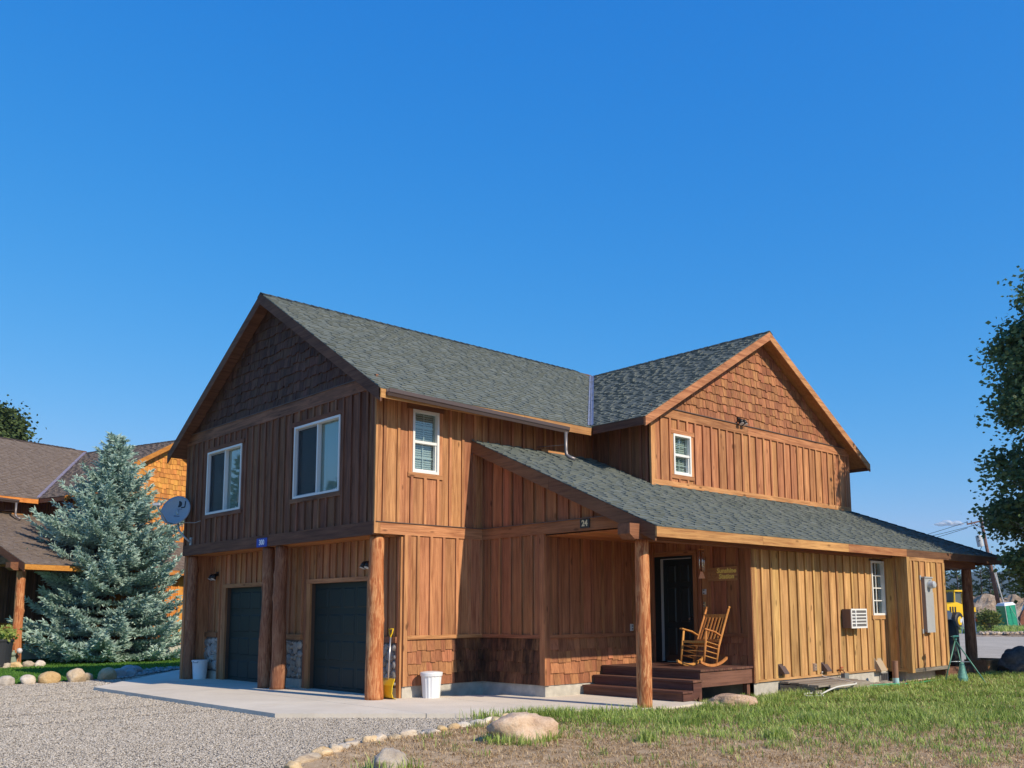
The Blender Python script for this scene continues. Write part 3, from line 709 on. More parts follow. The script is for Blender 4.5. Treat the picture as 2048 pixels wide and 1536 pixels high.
    trim(root, f, X2+.09, X3, ZS, .25, .045, honey); trim(root, f, X2-.03, X2+.09, ZS-.01, 2.68, .05, honey, 'corner_board')
    if main:
        t = gr(wd5, .05, .05, .09)
        trim(root, f, t[0], t[1], t[2], wd5[2], .05, honey)
        for a, b in ((t[0], wd5[0]), (wd5[1], t[1])): trim(root, f, a, b, wd5[2], wd5[3], .03, honey)
        window(root, f, *wd5, 'grid')
    f = XW(X3); w = wall(root, f, -D3, -D2, ZS-.02, 2.70); siding(w, f, -D3+.06, -D2, .25, 2.70, [], honey, .27, .2); trim(root, f, -D3+.06, -D2, ZS-.03, .25, .04, honey); trim(root, f, -D3-.045, -D3+.07, ZS-.05, 2.70, .045, honey, 'corner_board')
    f = YW(-D3); w = wall(root, f, X3, X4, ZS-.02, 2.70); siding(w, f, X3+.08, X4, .25, 2.62, [], honey, .30, .2); trim(root, f, X3+.08, X4, ZS-.04, .25, .04, 'grey' if main else honey); trim(root, f, X3, X3+.085, ZS-.05, 2.70, .044, honey, 'corner_board'); trim(root, f, X3+.085, X4, 2.62, 2.70, .04, honey); trim(root, f, X4-.09, X4, .25, 2.62, .05, 'porch' if main else honey, 'corner_board')
    f = Fr((X4, 0, 0), (0, 1, 0), (1, 0, 0)); w = wall(root, f, -D3, -1.8, 0, 2.75); siding(w, f, -D3, -1.8, .0, 2.75, [], porch)
    f = YW(-1.8); w = wall(root, f, X4, 14.0, 0, 4.0); siding(w, f, X4, 14.0, 0, 2.8, [], porch)
    # wing gable
    f = YW(-G2); zt2 = lambda x: z2f(x)-.105
    w = wall(root, f, XP, XQ, 3.9, 5.70, [wd4])
    siding(w, f, XP+.08, XQ-.08, 4.284, 5.66, [gr(wd4, .09, .10, .09)], cedar if main else 'orange', .30, .22)
    trim(root, f, XP, XQ, 4.17, 4.284, .05, cedar if main else 'orange'); trim(root, f, XP-.046, XP+.085, 4.10, 5.66, .049, cedar if main else 'orange', 'corner_board'); trim(root, f, XQ-.085, XQ+.02, 4.10, 5.66, .049, cedar if main else 'orange', 'corner_board')
    trim(root, f, XP-.02, XA-.6, 5.66, 5.86, .055, cedar if main else 'orange'); trim(root, f, XA-.597, XQ+.02, 5.66, 5.86, .055, cedar if main else 'orange')
    mb = MB(); slab(mb, f, rect(XP+.2, XQ-.2, 5.86, 5.876), 0, .08); mb.build('flashing', plain('dark_flashing', (.10, .075, .065), .5), root)
    gw = MB(); gw.prism([f(XP+.02, 5.70, -.001), f(XQ-.02, 5.70, -.001), f(XA, zt2(XA), -.001)], [f(XP+.02, 5.70, -.14), f(XQ-.02, 5.70, -.14), f(XA, zt2(XA), -.14)]); gw = gw.build('wall', plain('sheathing', (.1, .06, .04)), root, center=False)
    shakes(gw, f, [(5.98, 5.878), (13.68, 5.878), (XA, zt2(XA)-.02)], shk, .205, .09, .21, .05)
    if main:
        t = gr(wd4, .09, .10, .09)
        trim(root, f, t[0]-.03, t[1]+.03, wd4[3], t[3], .05, cedar); trim(root, f, t[0]-.01, t[1]+.01, t[2], wd4[2], .05, cedar)
        for a, b in ((t[0], wd4[0]), (wd4[1], t[1])): trim(root, f, a, b, wd4[2], wd4[3], .036, cedar)
        window(root, f, *wd4, 'hung', 'slat')
    f = XW(XP); w = wall(root, f, -G2, 0, 4.0, 5.72); siding(w, f, -G2+.05, 0, 4.0, 5.72, [], 'trimdk', .30, .2)
    # far sides, only to close the building
    cl = wood(cedar); mb = MB(); mb.box(.0, W_-.10, 0, 14, W_, 5.7); mb.build('wall', cl, root); mb = MB(); mb.box(XQ-.1, -G2+.15, 0, XQ, W_-.11, 5.7); mb.build('wall', cl, root)
    mb = MB(); mb.prism([(14, W_, 5.69), (XQ-.1, -G2, 5.69), (XP, -G2+.2, 5.69), (XP, .2, 5.69), (.2, .2, 5.69), (.2, W_, 5.69)], [(14, W_, 5.65), (XQ-.1, -G2, 5.65), (XP, -G2+.2, 5.65), (XP, .2, 5.65), (.2, .2, 5.65), (.2, W_, 5.65)])
    mb.build('attic_floor', plain('sheathing', (.1, .06, .04)), root)
    # foundation
    mb = MB()
    mb.box(XG+.012, -.004, -.2, X1+.15, .2, ZS); mb.box(X1-.002, -D1, -.2, X1+.2, .005, ZS-.001); mb.box(X1+.0, -D1-.006, -.2, X2, -D1+.2, ZS-.002)
    mb.box(X2, -D2-.006, -.2, X3-.02, -D2+.25, ZS); mb.box(X2+.0, -D2+.0, -.2, X2+.2, -D1, ZS-.003)
    mb.box(11.1, -D3+.25, -.2, 12.6, -D3+.5, ZS-.03)
    mb.build('foundation', conc, root)
    flush(root, shm, *((300, 300) if main else (0, 290)))
    return root

sh_main = tinted('asphalt_shingle', [(.0, (.045, .054, .050)), (.5, (.142, .160, .144)), (1.0, (.27, .285, .255))], .9, 160, .22, .15, bmp=.3)
sh_cap = tinted('asphalt_cap', [(.0, (.018, .024, .026)), (1.0, (.075, .09, .09))], .9, 160, .3, .15)
sh_brown = tinted('brown_shingle', [(.0, (.085, .066, .055)), (.5, (.185, .145, .118)), (1.0, (.29, .235, .195))], .9, 120, .3, .15)
cap_brown = tinted('brown_cap', [(.0, (.03, .022, .02)), (1.0, (.11, .08, .065))], .9, 120, .3, .15)
PAL = dict(fascia='fascia', cedar='cedar', honey='honey', porch='porch', shake='shake', shakef='shakef', shaked='shaked', rake='rake', trimdk='trimdk', soffit='soffit',
           shingle=sh_main, cap=sh_cap, flash=plain('valley_metal', (.26, .28, .36), .55, .5, var=.2, nscale=9))
PALN = dict(PAL, fascia='orange', honey='orange', shake='shakeo', porch='front', shingle=sh_brown, cap=cap_brown, flash=plain('valley_metal_grey', (.42, .36, .40), .45, .6, var=.1, nscale=4))
house = empty('house', (0, 0, 0), 0, 'two-storey cedar house with dark green shingle roof, two garage doors and a side porch', 'house')
build_house(house, True, PAL)
neighbour = empty('house', (-4.39, 21.85, .24), .2965, 'orange-stained house with a brown shingle roof, partly hidden behind the blue spruce', 'house')
neighbour.matrix_basis = Matrix.Translation((-4.39, 21.85, .24)) @ Matrix.Rotation(.2965, 4, 'Z')
build_house(neighbour, False, PALN)

# log posts (parts of the houses)
LOG = log_mat('peeled_log', (.66, .34, .15), (.40, .125, .042), (.14, .045, .02))
LOGD = log_mat('dark_log', (.36, .185, .10), (.22, .085, .042), (.07, .032, .02))  # darker log colours for the middle, left and rear porch posts
log_post(house, .147, .156, 0, ZB-.03, .165, .125, LOG, 3); log_post(house, 2.384, -4.205, 0, 2.69, .125, .112, LOG, 8, 5)
log_post(house, .10, 3.60, 0, ZB-.03, .155, .125, LOGD, 12, 9); log_post(house, .09, 4.12, 0, ZB-.03, .145, .12, LOGD, 17, 8); log_post(house, .137, 8.03, 0, ZB-.03, .135, .11, LOGD, 23, 4)
log_post(house, 15.013, -4.273, -.05, 2.56, .14, .12, LOGD, 31, 4)
log_post(neighbour, 2.384, -4.205, -.25, 2.70, .16, .13, LOG, 41, 4)
mb = MB(); mb.box(X4+.05, -4.36, 2.55, 15.4, -4.16, 2.72); mb.build('beam', wood('trimdk', 'x'), house)
mb = MB(); mb.box(14.92, -4.15, 2.55, 15.10, 4, 2.72); mb.build('beam', wood('trimdk', 'y'), house)
mb = MB(); mb.box(X4+.05, -4.5, -.05, 15.6, -1.85, .16); mb.build('rear_porch_floor', wood('deck', 'x'), house)
# gutter with its downspout
br = plain('brown_gutter', (.115, .085, .080), .4, .3)
def gut(root):
    prof = [(0, 0), (-.05, -.012), (-.075, .035), (-.095, .05), (-.10, .115), (-.085, .115), (-.08, .06), (-.015, .05), (-.012, .115), (0, .115)]
    mb = MB(); a, b = (-.20, 5.335), (4.307, 5.235)
    P_ = [Vector((a[0], -YE-.036+y, a[1]+z)) for y, z in prof]; Q_ = [Vector((b[0], -YE-.036+y, b[1]+z)) for y, z in prof]
    mb.add(P_+Q_, [(i, i+1, i+11, i+10) for i in range(9)]+[tuple(range(9, -1, -1)), tuple(range(10, 20))])
    g = mb.build('gutter', br, root)
    mb = MB(); x = 4.22; mb.tube([(x, -YE-.09, 5.24), (x, -YE-.09, 4.86), (x+.01, -YE-.10, 4.76), (x+.04, -YE-.16, 4.70), (x+.10, -YE-.26, 4.655)], .038, 10); under(g, mb, 'downspout', plain('grey_pipe', (.20, .18, .18), .4, .4), smooth=True)
    mb = MB(); mb.bar((x, -YE-.09, 4.97), (x-.25, -.03, 4.97), .02, .012); under(g, mb, 'strap', br)
    mb = MB(); mb.box(4.06, -.07, 4.885, 4.84, -.045, 4.945); mb.build('trim_board', wood('fascia', 'x'), root)
gut(house); gut(neighbour)

# ------------------------------------------------------------------ the ground
def sheet(name, poly, z, m, z0=None):
    mb = MB()
    if z0 is None: mb.add([(x, y, z) for x, y in poly], [tuple(range(len(poly)))])
    else: mb.prism([(x, y, z) for x, y in poly], [(x, y, z0) for x, y in poly])
    return tag(mb.build(name, m, None, center=False), kind='structure')
def inpoly(x, y, poly):
    r_ = np.zeros(len(x), bool); n = len(poly)
    for i in range(n):
        (x0, y0), (x1, y1) = poly[i], poly[(i+1) % n]
        c = ((y0 > y) != (y1 > y)) & (x < (x1-x0)*(y-y0)/(y1-y0+1e-12)+x0); r_ ^= c
    return r_
SLAB = [(-2.31, 7.05), (-2.215, -.716), (-.03, -3.04), (2.2, -4.28), (2.7, -4.50), (3.70, -4.40), (3.70, -1.6), (1.0, .1), (1.0, 9.0), (3.2, 9.4), (3.2, 13.4), (2.2, 12.8)]
BORDER = [(-4.41, -5.28), (-3.73, -4.65), (-3.05, -4.22), (-2.57, -4.12), (-1.74, -4.03), (-.97, -3.80), (-.35, -3.66), (.25, -3.40)]
YARD = [(-9.5, -12.5), (-6.2, -8.0), (-5.0, -6.3)]+BORDER+[(2.2, -4.05), (3.65, -4.25), (5.6, -3.9), (11, -3.9), (16.5, -3.0), (19, -3.4), (23, -12), (26, -40), (0, -50), (-20, -30)]
LAWN = [(-14, 9.6), (-3.4, 10.05), (-2.4, 10.35), (-1.3, 10.4), (-.5, 10.9), (.3, 12.0), (1.9, 13.4), (8, 13.2), (30, 16), (30, 40), (-30, 44), (-40, 16)]
sheet('ground', [(-6000, -6000), (6000, -6000), (6000, 6000), (-6000, 6000)], -.14, ground_mat('far_ground', [(.3, (.16, .12, .075)), (.5, (.24, .19, .12)), (.7, (.13, .15, .06))], .4, .05, 2, .3))
GRAV = ground_mat('gravel_bed', [(.32, (.18, .15, .12)), (.5, (.38, .33, .27)), (.66, (.56, .495, .41))], 70, 22, 55, .7, .03, .7)
sheet('gravel_driveway', [(-60, -8.5), (-6.0, -8.5), (2.0, -5.2), (5, -4.3), (5, 2), (3.5, 14), (-14, 12), (-60, 14)], -.075, GRAV)
sheet('yard', YARD, -.05, ground_mat('yard_earth', [(.30, (.13, .085, .05)), (.46, (.46, .32, .19)), (.66, (.64, .48, .31))], 30, 3.5, 60, .5, .03, .6))
sheet('lawn', LAWN, -.045, ground_mat('lawn_green', [(.3, (.06, .13, .02)), (.5, (.11, .24, .035)), (.7, (.17, .33, .06))], 60, 6, 90, .8, .04, .6))
slab_m = ground_mat('slab_concrete', [(.3, (.60, .53, .43)), (.5, (.68, .605, .50)), (.7, (.74, .665, .555))], 26, 1.6, 180, .12, .004, .45)
slab_o = tag(empty('concrete_slab', (0, 3, 0)), kind='structure')
for x0, x1 in ((-3, -.62), (-.61, 1.2), (1.21, 4)):
    for y0, y1 in ((-6, -3.05), (-3.04, 0.6), (.61, 3.9), (3.91, 7.2), (7.21, 10.5), (10.51, 14)):
        q = clip([(a, b) for a, b in SLAB[::-1]], [(x0, y0), (x1, y0), (x1, y1), (x0, y1)])
        if len(q) > 2 and area(q) > .01:
            mb = MB(); mb.prism([(a, b, 0.0) for a, b in q], [(a, b, -.13) for a, b in q]); under(slab_o, mb, 'slab_panel', slab_m)
sheet('slab_bed', [(p[0]*.985+.02, p[1]*.985+.05) for p in SLAB], -.035, GRAV)
road_m = ground_mat('road_gravel', [(.3, (.34, .295, .235)), (.5, (.44, .385, .315)), (.7, (.54, .48, .40))], 9, 1.2, 14, .4, .03, .5)
sheet('gravel_road', [(16.6, -3.0), (19.2, -3.4), (23.5, -12), (26, -30), (70, -30), (70, 13), (57, 13.5), (40, 12), (20, 10)], -.085, road_m)

# ------------------------------------------------------------------ scatter: pebbles and grass (nobody could count them)
OCT_V = np.array([(1, 0, 0), (0, 1, 0), (-1, 0, 0), (0, -1, 0), (0, 0, 1), (0, 0, -1)], float)
OCT_F = np.array([(0, 1, 4), (1, 2, 4), (2, 3, 4), (3, 0, 4), (1, 0, 5), (2, 1, 5), (3, 2, 5), (0, 3, 5)])
def pebbles(name, x, y, z, r_, m, label, cat):
    n = len(x); V = np.repeat(OCT_V[None], n, 0)+rng.uniform(-.28, .28, (n, 6, 3))
    sc = r_[:, None]*np.stack([rng.uniform(.8, 1.4, n), rng.uniform(.7, 1.1, n), rng.uniform(.45, .75, n)], 1); V = V*sc[:, None]
    a = rng.uniform(0, 6.28, n); c, s = np.cos(a)[:, None], np.sin(a)[:, None]
    X = V[..., 0]*c-V[..., 1]*s; Y = V[..., 0]*s+V[..., 1]*c
    V = np.stack([X+x[:, None], Y+y[:, None], V[..., 2]+z[:, None]], 2).reshape(-1, 3)
    F = (OCT_F[None]+6*np.arange(n)[:, None, None]).reshape(-1, 3)
    return tag(build_np(name, V, F, m, np.repeat(rng.beta(2, 2, n), 6), smooth=True), label, cat, kind='stuff')
PEB = tinted('pebble', [(0, (.20, .17, .14)), (.3, (.36, .315, .26)), (.6, (.47, .415, .345)), (.85, (.60, .535, .45)), (1, (.70, .64, .55))], .85, 60, .15)
def scatter(n, x0, x1, y0, y1): return rng.uniform(x0, x1, n), rng.uniform(y0, y1, n)
x, y = scatter(420000, -9, 1.2, -8, 12)
dc = np.hypot(x-CAM_POS.x, y-CAM_POS.y)
k = ~inpoly(x, y, YARD) & ~inpoly(x, y, LAWN) & ~inpoly(x, y, SLAB) & in_view(x, y, m=160) & (rng.random(len(x)) < np.clip((13.0/dc)**1.6, .12, 1)); drift = .35*np.sin(x*.35); tr = np.minimum.reduce([np.abs(y-drift-c_) for c_ in (1.4, 2.9, 5.3, 6.8)]) < .17; k &= ~(tr & (rng.random(len(x)) < .6)); x, y, dc = x[k], y[k], dc[k]
pebbles('driveway_gravel', x, y, np.full(len(x), -.066), rng.uniform(.007, .016, len(x))*np.clip(dc/13, 1, 1.5), PEB, 'loose grey and tan gravel covering the driveway', 'gravel')
STRIP = [(2.55, -4.50), (3.6, -4.42), (4.6, -4.25), (5.5, -4.2), (6.2, -4.25), (8.4, -4.95), (10.7, -4.75), (10.7, -4.15), (5.65, -4.15), (4.9, -4.6), (4.1, -4.9), (3.2, -4.78)]
x, y = scatter(14000, 2.2, 11, -5.2, -4.1); k = inpoly(x, y, STRIP); x, y = x[k], y[k]
pebbles('path_gravel', x, y, np.full(len(x), -.045)+rng.uniform(0, .012, len(x)), rng.uniform(.012, .024, len(x)), tinted('pebble_tan', [(0, (.17, .14, .11)), (.5, (.42, .35, .27)), (1, (.62, .55, .45))], .85, 60, .15), 'tan pebble strip along the porch and the foundation', 'gravel')

def blades(name, x, y, z, h, w, lean, tint, m, label, cat):
    n = len(x); a = rng.uniform(0, 6.28, n); d = np.stack([np.cos(a), np.sin(a), 0*a], 1); s = np.stack([-np.sin(a), np.cos(a), 0*a], 1)
    b = np.stack([x, y, z], 1); upv = np.array([0, 0, 1.0]); h1 = h[:, None]; l = (lean*h)[:, None]; w1 = w[:, None]
    V = np.stack([b-s*w1, b+s*w1, b+upv*h1*.55+d*l*.35-s*w1*.8, b+upv*h1*.55+d*l*.35+s*w1*.8, b+upv*h1*(1-.25*lean[:, None])+d*l], 1).reshape(-1, 3)
    F = (np.array([(0, 1, 3), (0, 3, 2), (2, 3, 4)])[None]+5*np.arange(n)[:, None, None]).reshape(-1, 3)
    tt = np.stack([tint-.12, tint-.12, tint, tint, tint+.08], 1).ravel().clip(0, 1)
    return tag(build_np(name, V, F, m, tt), label, cat, kind='stuff')
def fbm(x, y, s, seed=0): return np.array([noise.fractal((a*s, b*s, seed), 1, 2, 3) for a, b in zip(x, y)])
GREEN = tinted('grass_blade', [(0, (.070, .100, .018)), (.35, (.200, .310, .055)), (.7, (.390, .500, .125)), (1, (.66, .66, .28))], .7, 8, .2, trans=.35)
STRAW = tinted('dry_grass', [(0, (.20, .12, .06)), (.4, (.46, .31, .16)), (.8, (.68, .51, .30)), (1, (.80, .66, .44))], .8, 8, .2, trans=.25)
x, y = scatter(560000, -6.5, 19, -13, -3.9)
k = inpoly(x, y, YARD) & in_view(x, y, m=200) & ~inpoly(x, y, SLAB) & ~inpoly(x, y, STRIP) & ~((x > 5.5) & (x < 10.9) & (y > -4.25)) & ~((x > 10.8) & (x < 15.7) & (y > -4.8)); x, y = x[k], y[k]
dep = (x-CAM_POS.x)*fw.x+(y-CAM_POS.y)*fw.y
gx, gy = np.meshgrid(np.arange(-8, 20.01, .12), np.arange(-14, -3.4, .12)); nz = fbm(gx.ravel(), gy.ravel(), .9, 3).reshape(gx.shape); nf = fbm(gx.ravel(), gy.ravel(), 3.2, 8).reshape(gx.shape)
ii = ((y+14)/.12).astype(int).clip(0, gx.shape[0]-1); jj = ((x+8)/.12).astype(int).clip(0, gx.shape[1]-1); n1, n2 = nz[ii, jj], nf[ii, jj]
right = np.clip((x+.9)/1.6, 0, 1)                         # bare towards the gravel border
gden = np.clip((dep-9.8+n1*3.0+n2*2.4)/4.2, 0, 1)*right*np.clip(.95+n2*1.1, .15, 1)
clump = np.clip(n2*3.2-1.0, 0, 1)*np.clip((x+3.2)/1.5, 0, 1)*.7
pg = np.maximum(gden, clump)*np.clip((14/dep)**1.1, .3, 1)
k = rng.random(len(x)) < pg*.50
hh = rng.uniform(.03, .11, k.sum())*(1+.8*np.clip(n2[k], 0, 1)); hh *= np.where(np.abs(dep[k]-13.6) < .6, 1.35, 1)
blades('grass', x[k], y[k], np.full(k.sum(), -.055), hh, rng.uniform(.0035, .006, k.sum())*np.clip(dep[k]/11, 1, 2), rng.uniform(.2, 1.0, k.sum()), np.clip(rng.normal(.52, .18, k.sum())+n1[k]*.30+n2[k]*.15, 0, 1), GREEN, 'uneven green grass growing in the side yard', 'grass')
ps = (1-.55*gden)*np.clip(.55+n2*1.1+.25*right, .08, 1)*np.clip((x+4.6)/2.6, .05, 1)
k2 = (rng.random(len(x)) < ps*.80) & ~k
blades('dry_grass', x[k2], y[k2], np.full(k2.sum(), -.055), rng.uniform(.02, .07, k2.sum()), rng.uniform(.003, .0055, k2.sum())*np.clip(dep[k2]/11, 1, 2), rng.uniform(.4, 2.2, k2.sum()), rng.beta(2.2, 2, k2.sum()), STRAW, 'dry straw-coloured stubble over bare earth', 'grass')
# weeds along the slab edge and by the foundation
x, y = [], []
for (a, b, n) in (((-.3, -3.0), (2.2, -4.33), 900), ((.35, -3.25), (1.1, -3.75), 700), ((5.9, -4.4), (8.3, -5.1), 1500), ((10.9, -4.95), (12.9, -4.95), 900), ((3.2, -4.9), (5.5, -4.75), 900)):
    t = rng.random(n); x += list(a[0]+(b[0]-a[0])*t+rng.normal(0, .12, n)); y += list(a[1]+(b[1]-a[1])*t+rng.normal(0, .10, n)-.12)
for cx_, cy_, r0_, n in ((-1.38, -5.42, .42, 420), (3.62, -5.0, .42, 700), (-3.8, -6.12, .2, 120), (1.2, -5.9, .25, 500), (-.4, -6.6, .2, 350), (2.6, -7.0, .3, 500), (4.6, -7.4, .3, 600), (.9, -7.6, .25, 400), (6.6, -6.3, .35, 700)):
    a = rng.uniform(0, 6.283, n); q = np.abs(rng.normal(0, r0_*.5, n)) if cx_ not in (-1.38, 3.62, -3.8) else r0_+np.abs(rng.normal(0, .09, n)); x += list(cx_+q*np.cos(a)); y += list(cy_+.12+q*.72*np.sin(a)-.12)
x, y = np.array(x), np.array(y)
blades('weeds', x, y, np.full(len(x), -.06), rng.uniform(.06, .20, len(x)), rng.uniform(.004, .007, len(x)), rng.uniform(.1, .7, len(x)), rng.uniform(.35, .95, len(x)), GREEN, 'taller grass and weeds fringing slab and foundation', 'weeds')
x, y = scatter(60000, -9, 9, 9.6, 25); k = inpoly(x, y, LAWN) & in_view(x, y, m=80); x, y = x[k], y[k]
blades('lawn_grass', x, y, np.full(len(x), -.045), rng.uniform(.03, .055, len(x)), rng.uniform(.010, .016, len(x)), rng.uniform(.1, .6, len(x)), np.clip(rng.normal(.5, .15, len(x)), 0, 1), tinted('lawn_blade', [(0, (.05, .11, .018)), (.5, (.11, .24, .035)), (1, (.19, .34, .07))], .7, 8, .2, trans=.35), 'short watered lawn grass behind the stone edging', 'grass')

# ------------------------------------------------------------------ rocks
ORD = 'first second third fourth fifth sixth seventh eighth ninth tenth eleventh twelfth thirteenth fourteenth fifteenth sixteenth seventeenth eighteenth nineteenth twentieth'.split()+['twenty-'+q for q in 'first second third fourth fifth sixth seventh eighth ninth'.split()]
def rock(name, loc, sx, sy, sz, m, seed, label, cat='rock', group=None, rz=0.0, rough=.28, sink=.3, sub=4, flat=.0):
    bm = bmesh.new(); bmesh.ops.create_icosphere(bm, subdivisions=sub, radius=1)
    for v in bm.verts:
        p = v.co.copy(); q = 1+rough*noise.fractal(p*1.1+Vector((seed*3.7, 0, seed)), 1, 2, 4)+.05*noise.noise(p*6+Vector((seed, 0, 0)))-.10*rough*max(0, 1-abs(noise.noise(p*2.1+Vector((0, seed, 0))))*9)
        for i in range(5):                                # a few flattened faces
            d = Vector((math.sin(seed*2.1+i*2.4), math.cos(seed*1.7+i*2.9), .3*math.sin(seed+i))).normalized(); e = p.dot(d)
            if e > .72-flat*.2: q *= (.72-flat*.2+(e-.72+flat*.2)*.35)/e
        v.co = Vector((p.x*q*sx, p.y*q*sy, p.z*q*sz))
    me = bpy.data.meshes.new(name); bm.to_mesh(me); bm.free(); me.polygons.foreach_set('use_smooth', [True]*len(me.polygons)); me.materials.append(m)
    o = newobj(name, me, None, (loc[0], loc[1], loc[2]+sz*(1-2*sink)*.8)); o.rotation_euler = (0, 0, rz); return tag(o, label, cat, group)
PINK = rock_mat('pink_granite', (.66, .49, .36), (.42, .29, .21), (.78, .64, .50), 11)
TAN = rock_mat('tan_stone', (.62, .49, .34), (.44, .33, .23), (.74, .64, .50), 9)
SPECK = rock_mat('speckled_granite', (.52, .39, .30), (.14, .12, .12), (.60, .50, .44), 26)
DARKR = rock_mat('dark_basalt', (.075, .070, .072), (.03, .03, .032), (.13, .12, .12), 12)
rock('boulder', (-1.40, -5.42, -.06), .43, .28, .23, PINK, 4, 'large pinkish boulder between the dry grass and the gravel', 'boulder', rz=-.6, sink=.2)
rock('boulder', (-3.80, -6.12, -.06), .21, .17, .15, TAN, 9, 'small rounded tan boulder at the bottom edge of the picture', 'boulder', rz=.3, sink=.2)
rock('boulder', (3.62, -5.00, -.05), .44, .30, .17, SPECK, 6, 'low speckled boulder in the grass below the porch steps', 'boulder', rz=-.7, sink=.25)
rock('boulder', (15.5, -5.2, -.05), .62, .45, .42, DARKR, 13, 'big dark boulder in the shade beside the rear porch', 'boulder', rz=-.4, sink=.2)
cur = [Vector((a, b, 0)) for a, b in BORDER]; acc = 0; pts = []
for a, b in zip(cur, cur[1:]):
    L_ = (b-a).length; s = 0
    while s < L_: pts.append(a.lerp(b, s/L_)); s += rnd.uniform(.20, .36)
for i, p in enumerate(pts):
    rock('border_stone', (p.x+rnd.uniform(-.03, .03), p.y+rnd.uniform(-.05, .05), -.06), rnd.uniform(.09, .17), rnd.uniform(.07, .11), rnd.uniform(.045, .075), TAN, 20+i, ORD[i]+' stone from the left in the pale row edging the gravel in front', 'stone', 'stones edging the front yard', rz=rnd.uniform(-.6, 1.2), sink=.3, sub=3)
for i, (u, v, s) in enumerate([(-3.75, 10.10, .20), (-3.25, 10.02, .21), (-2.75, 10.15, .20), (-2.30, 10.12, .25), (-1.72, 10.10, .30), (-1.34, 10.50, .16), (-.93, 10.35, .27), (-.50, 10.75, .22), (-.05, 11.20, .17), (.10, 11.75, .25), (.42, 12.2, .20)]):
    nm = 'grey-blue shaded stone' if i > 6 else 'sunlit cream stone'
    rock('edging_stone', (u, v, -.05), s, s*.75, s*.72, TAN if i < 7 else rock_mat('shade_grey_stone', (.40, .40, .40), (.28, .28, .28), (.52, .50, .48), 9), 60+i, ORD[i]+' stone from the left, '+nm+', in the row edging the lawn', 'stone', 'sunlit stones edging the lawn' if i < 7 else 'shaded stones edging the lawn', rz=rnd.uniform(-1, 1), sink=.25, sub=3, rough=.15)  # shade on the last stones is put into a grey copy of the stone colour
nm_ = neighbour.matrix_basis
for i in range(7):
    p = nm_ @ Vector((.5+.36*i, -5.0+rnd.uniform(-.05, .05), -.26)); rock('bed_stone', p, .19, .14, .12, TAN, 80+i, ORD[i]+' stone from the left edging the flower bed of the neighbouring house', 'stone', 'stones edging the neighbour flower bed', rz=rnd.uniform(-1, 1), sub=3)
x, y = scatter(1800, -.8, 2.6, 10.2, 14); k = (np.abs((x+.5)*1.0-(y-10.9)*.88) < .55) & ~inpoly(x, y, SLAB); x, y = x[k], y[k]
pebbles('edging_gravel', x, y, np.full(len(x), -.035), rng.uniform(.03, .07, len(x)), tinted('pebble_grey', [(0, (.15, .15, .15)), (1, (.5, .48, .45))], .85, 40, .15), 'coarse grey cobbles between slab and lawn', 'gravel')

# ------------------------------------------------------------------ porch deck with steps
def P(root, mb, name, m, **k): return under(root, mb, name, m, **k)
deck_o = empty('porch_deck', (4.7, -2.95, 0), 0, 'dark brown wooden porch deck with two steps before the front door', 'deck')
n = 12
for i in range(n):
    a = 3.965+(X2-.02-3.965)*i/n; b = 3.965+(X2-.02-3.965)*(i+1)/n-.006; mb = MB(); mb.box(a, -4.135, .475, b, -1.80, .513-rnd.uniform(0, .003)); P(deck_o, mb, 'deck_board', wood('deck', 'y'))
def one(root, name, m, *b): mb = MB(); mb.box(*b); return P(root, mb, name, m)
one(deck_o, 'rim_board', wood('deck', 'x'), 3.985, -4.105, .205, 5.57, -4.065, .474); one(deck_o, 'rim_board', wood('deck', 'y'), 3.986, -4.064, .205, 4.02, -1.80, .474)
for z, x0, x1, rx in ((.343, 3.712, 3.984, 3.752), (.173, 3.426, 3.711, 3.468)):
    h = (x1-x0)/2
    one(deck_o, 'tread', wood('deck', 'y'), x0, -4.16, z-.036, x0+h-.003, -1.80, z); one(deck_o, 'tread', wood('deck', 'y'), x0+h+.003, -4.16, z-.036, x1, -1.80, z-.001)
    one(deck_o, 'riser', wood('deck', 'y'), rx, -4.10, z-.17, rx+.02, -1.80, z-.037)
mb = MB(); pr_ = [(3.468, .005), (3.468, .135), (3.752, .135), (3.752, .305), (3.984, .305), (3.984, .15), (3.83, .005)]
mb.prism([(x, -4.135, z) for x, z in pr_], [(x, -4.101, z) for x, z in pr_]); P(deck_o, mb, 'stringer', wood('deck', 'x'))
one(deck_o, 'leg', wood('deck', 'z'), 3.99, -4.063, -.05, 4.08, -3.97, .205); one(deck_o, 'leg', wood('deck', 'z'), 5.45, -4.06, -.05, 5.54, -3.97, .205)

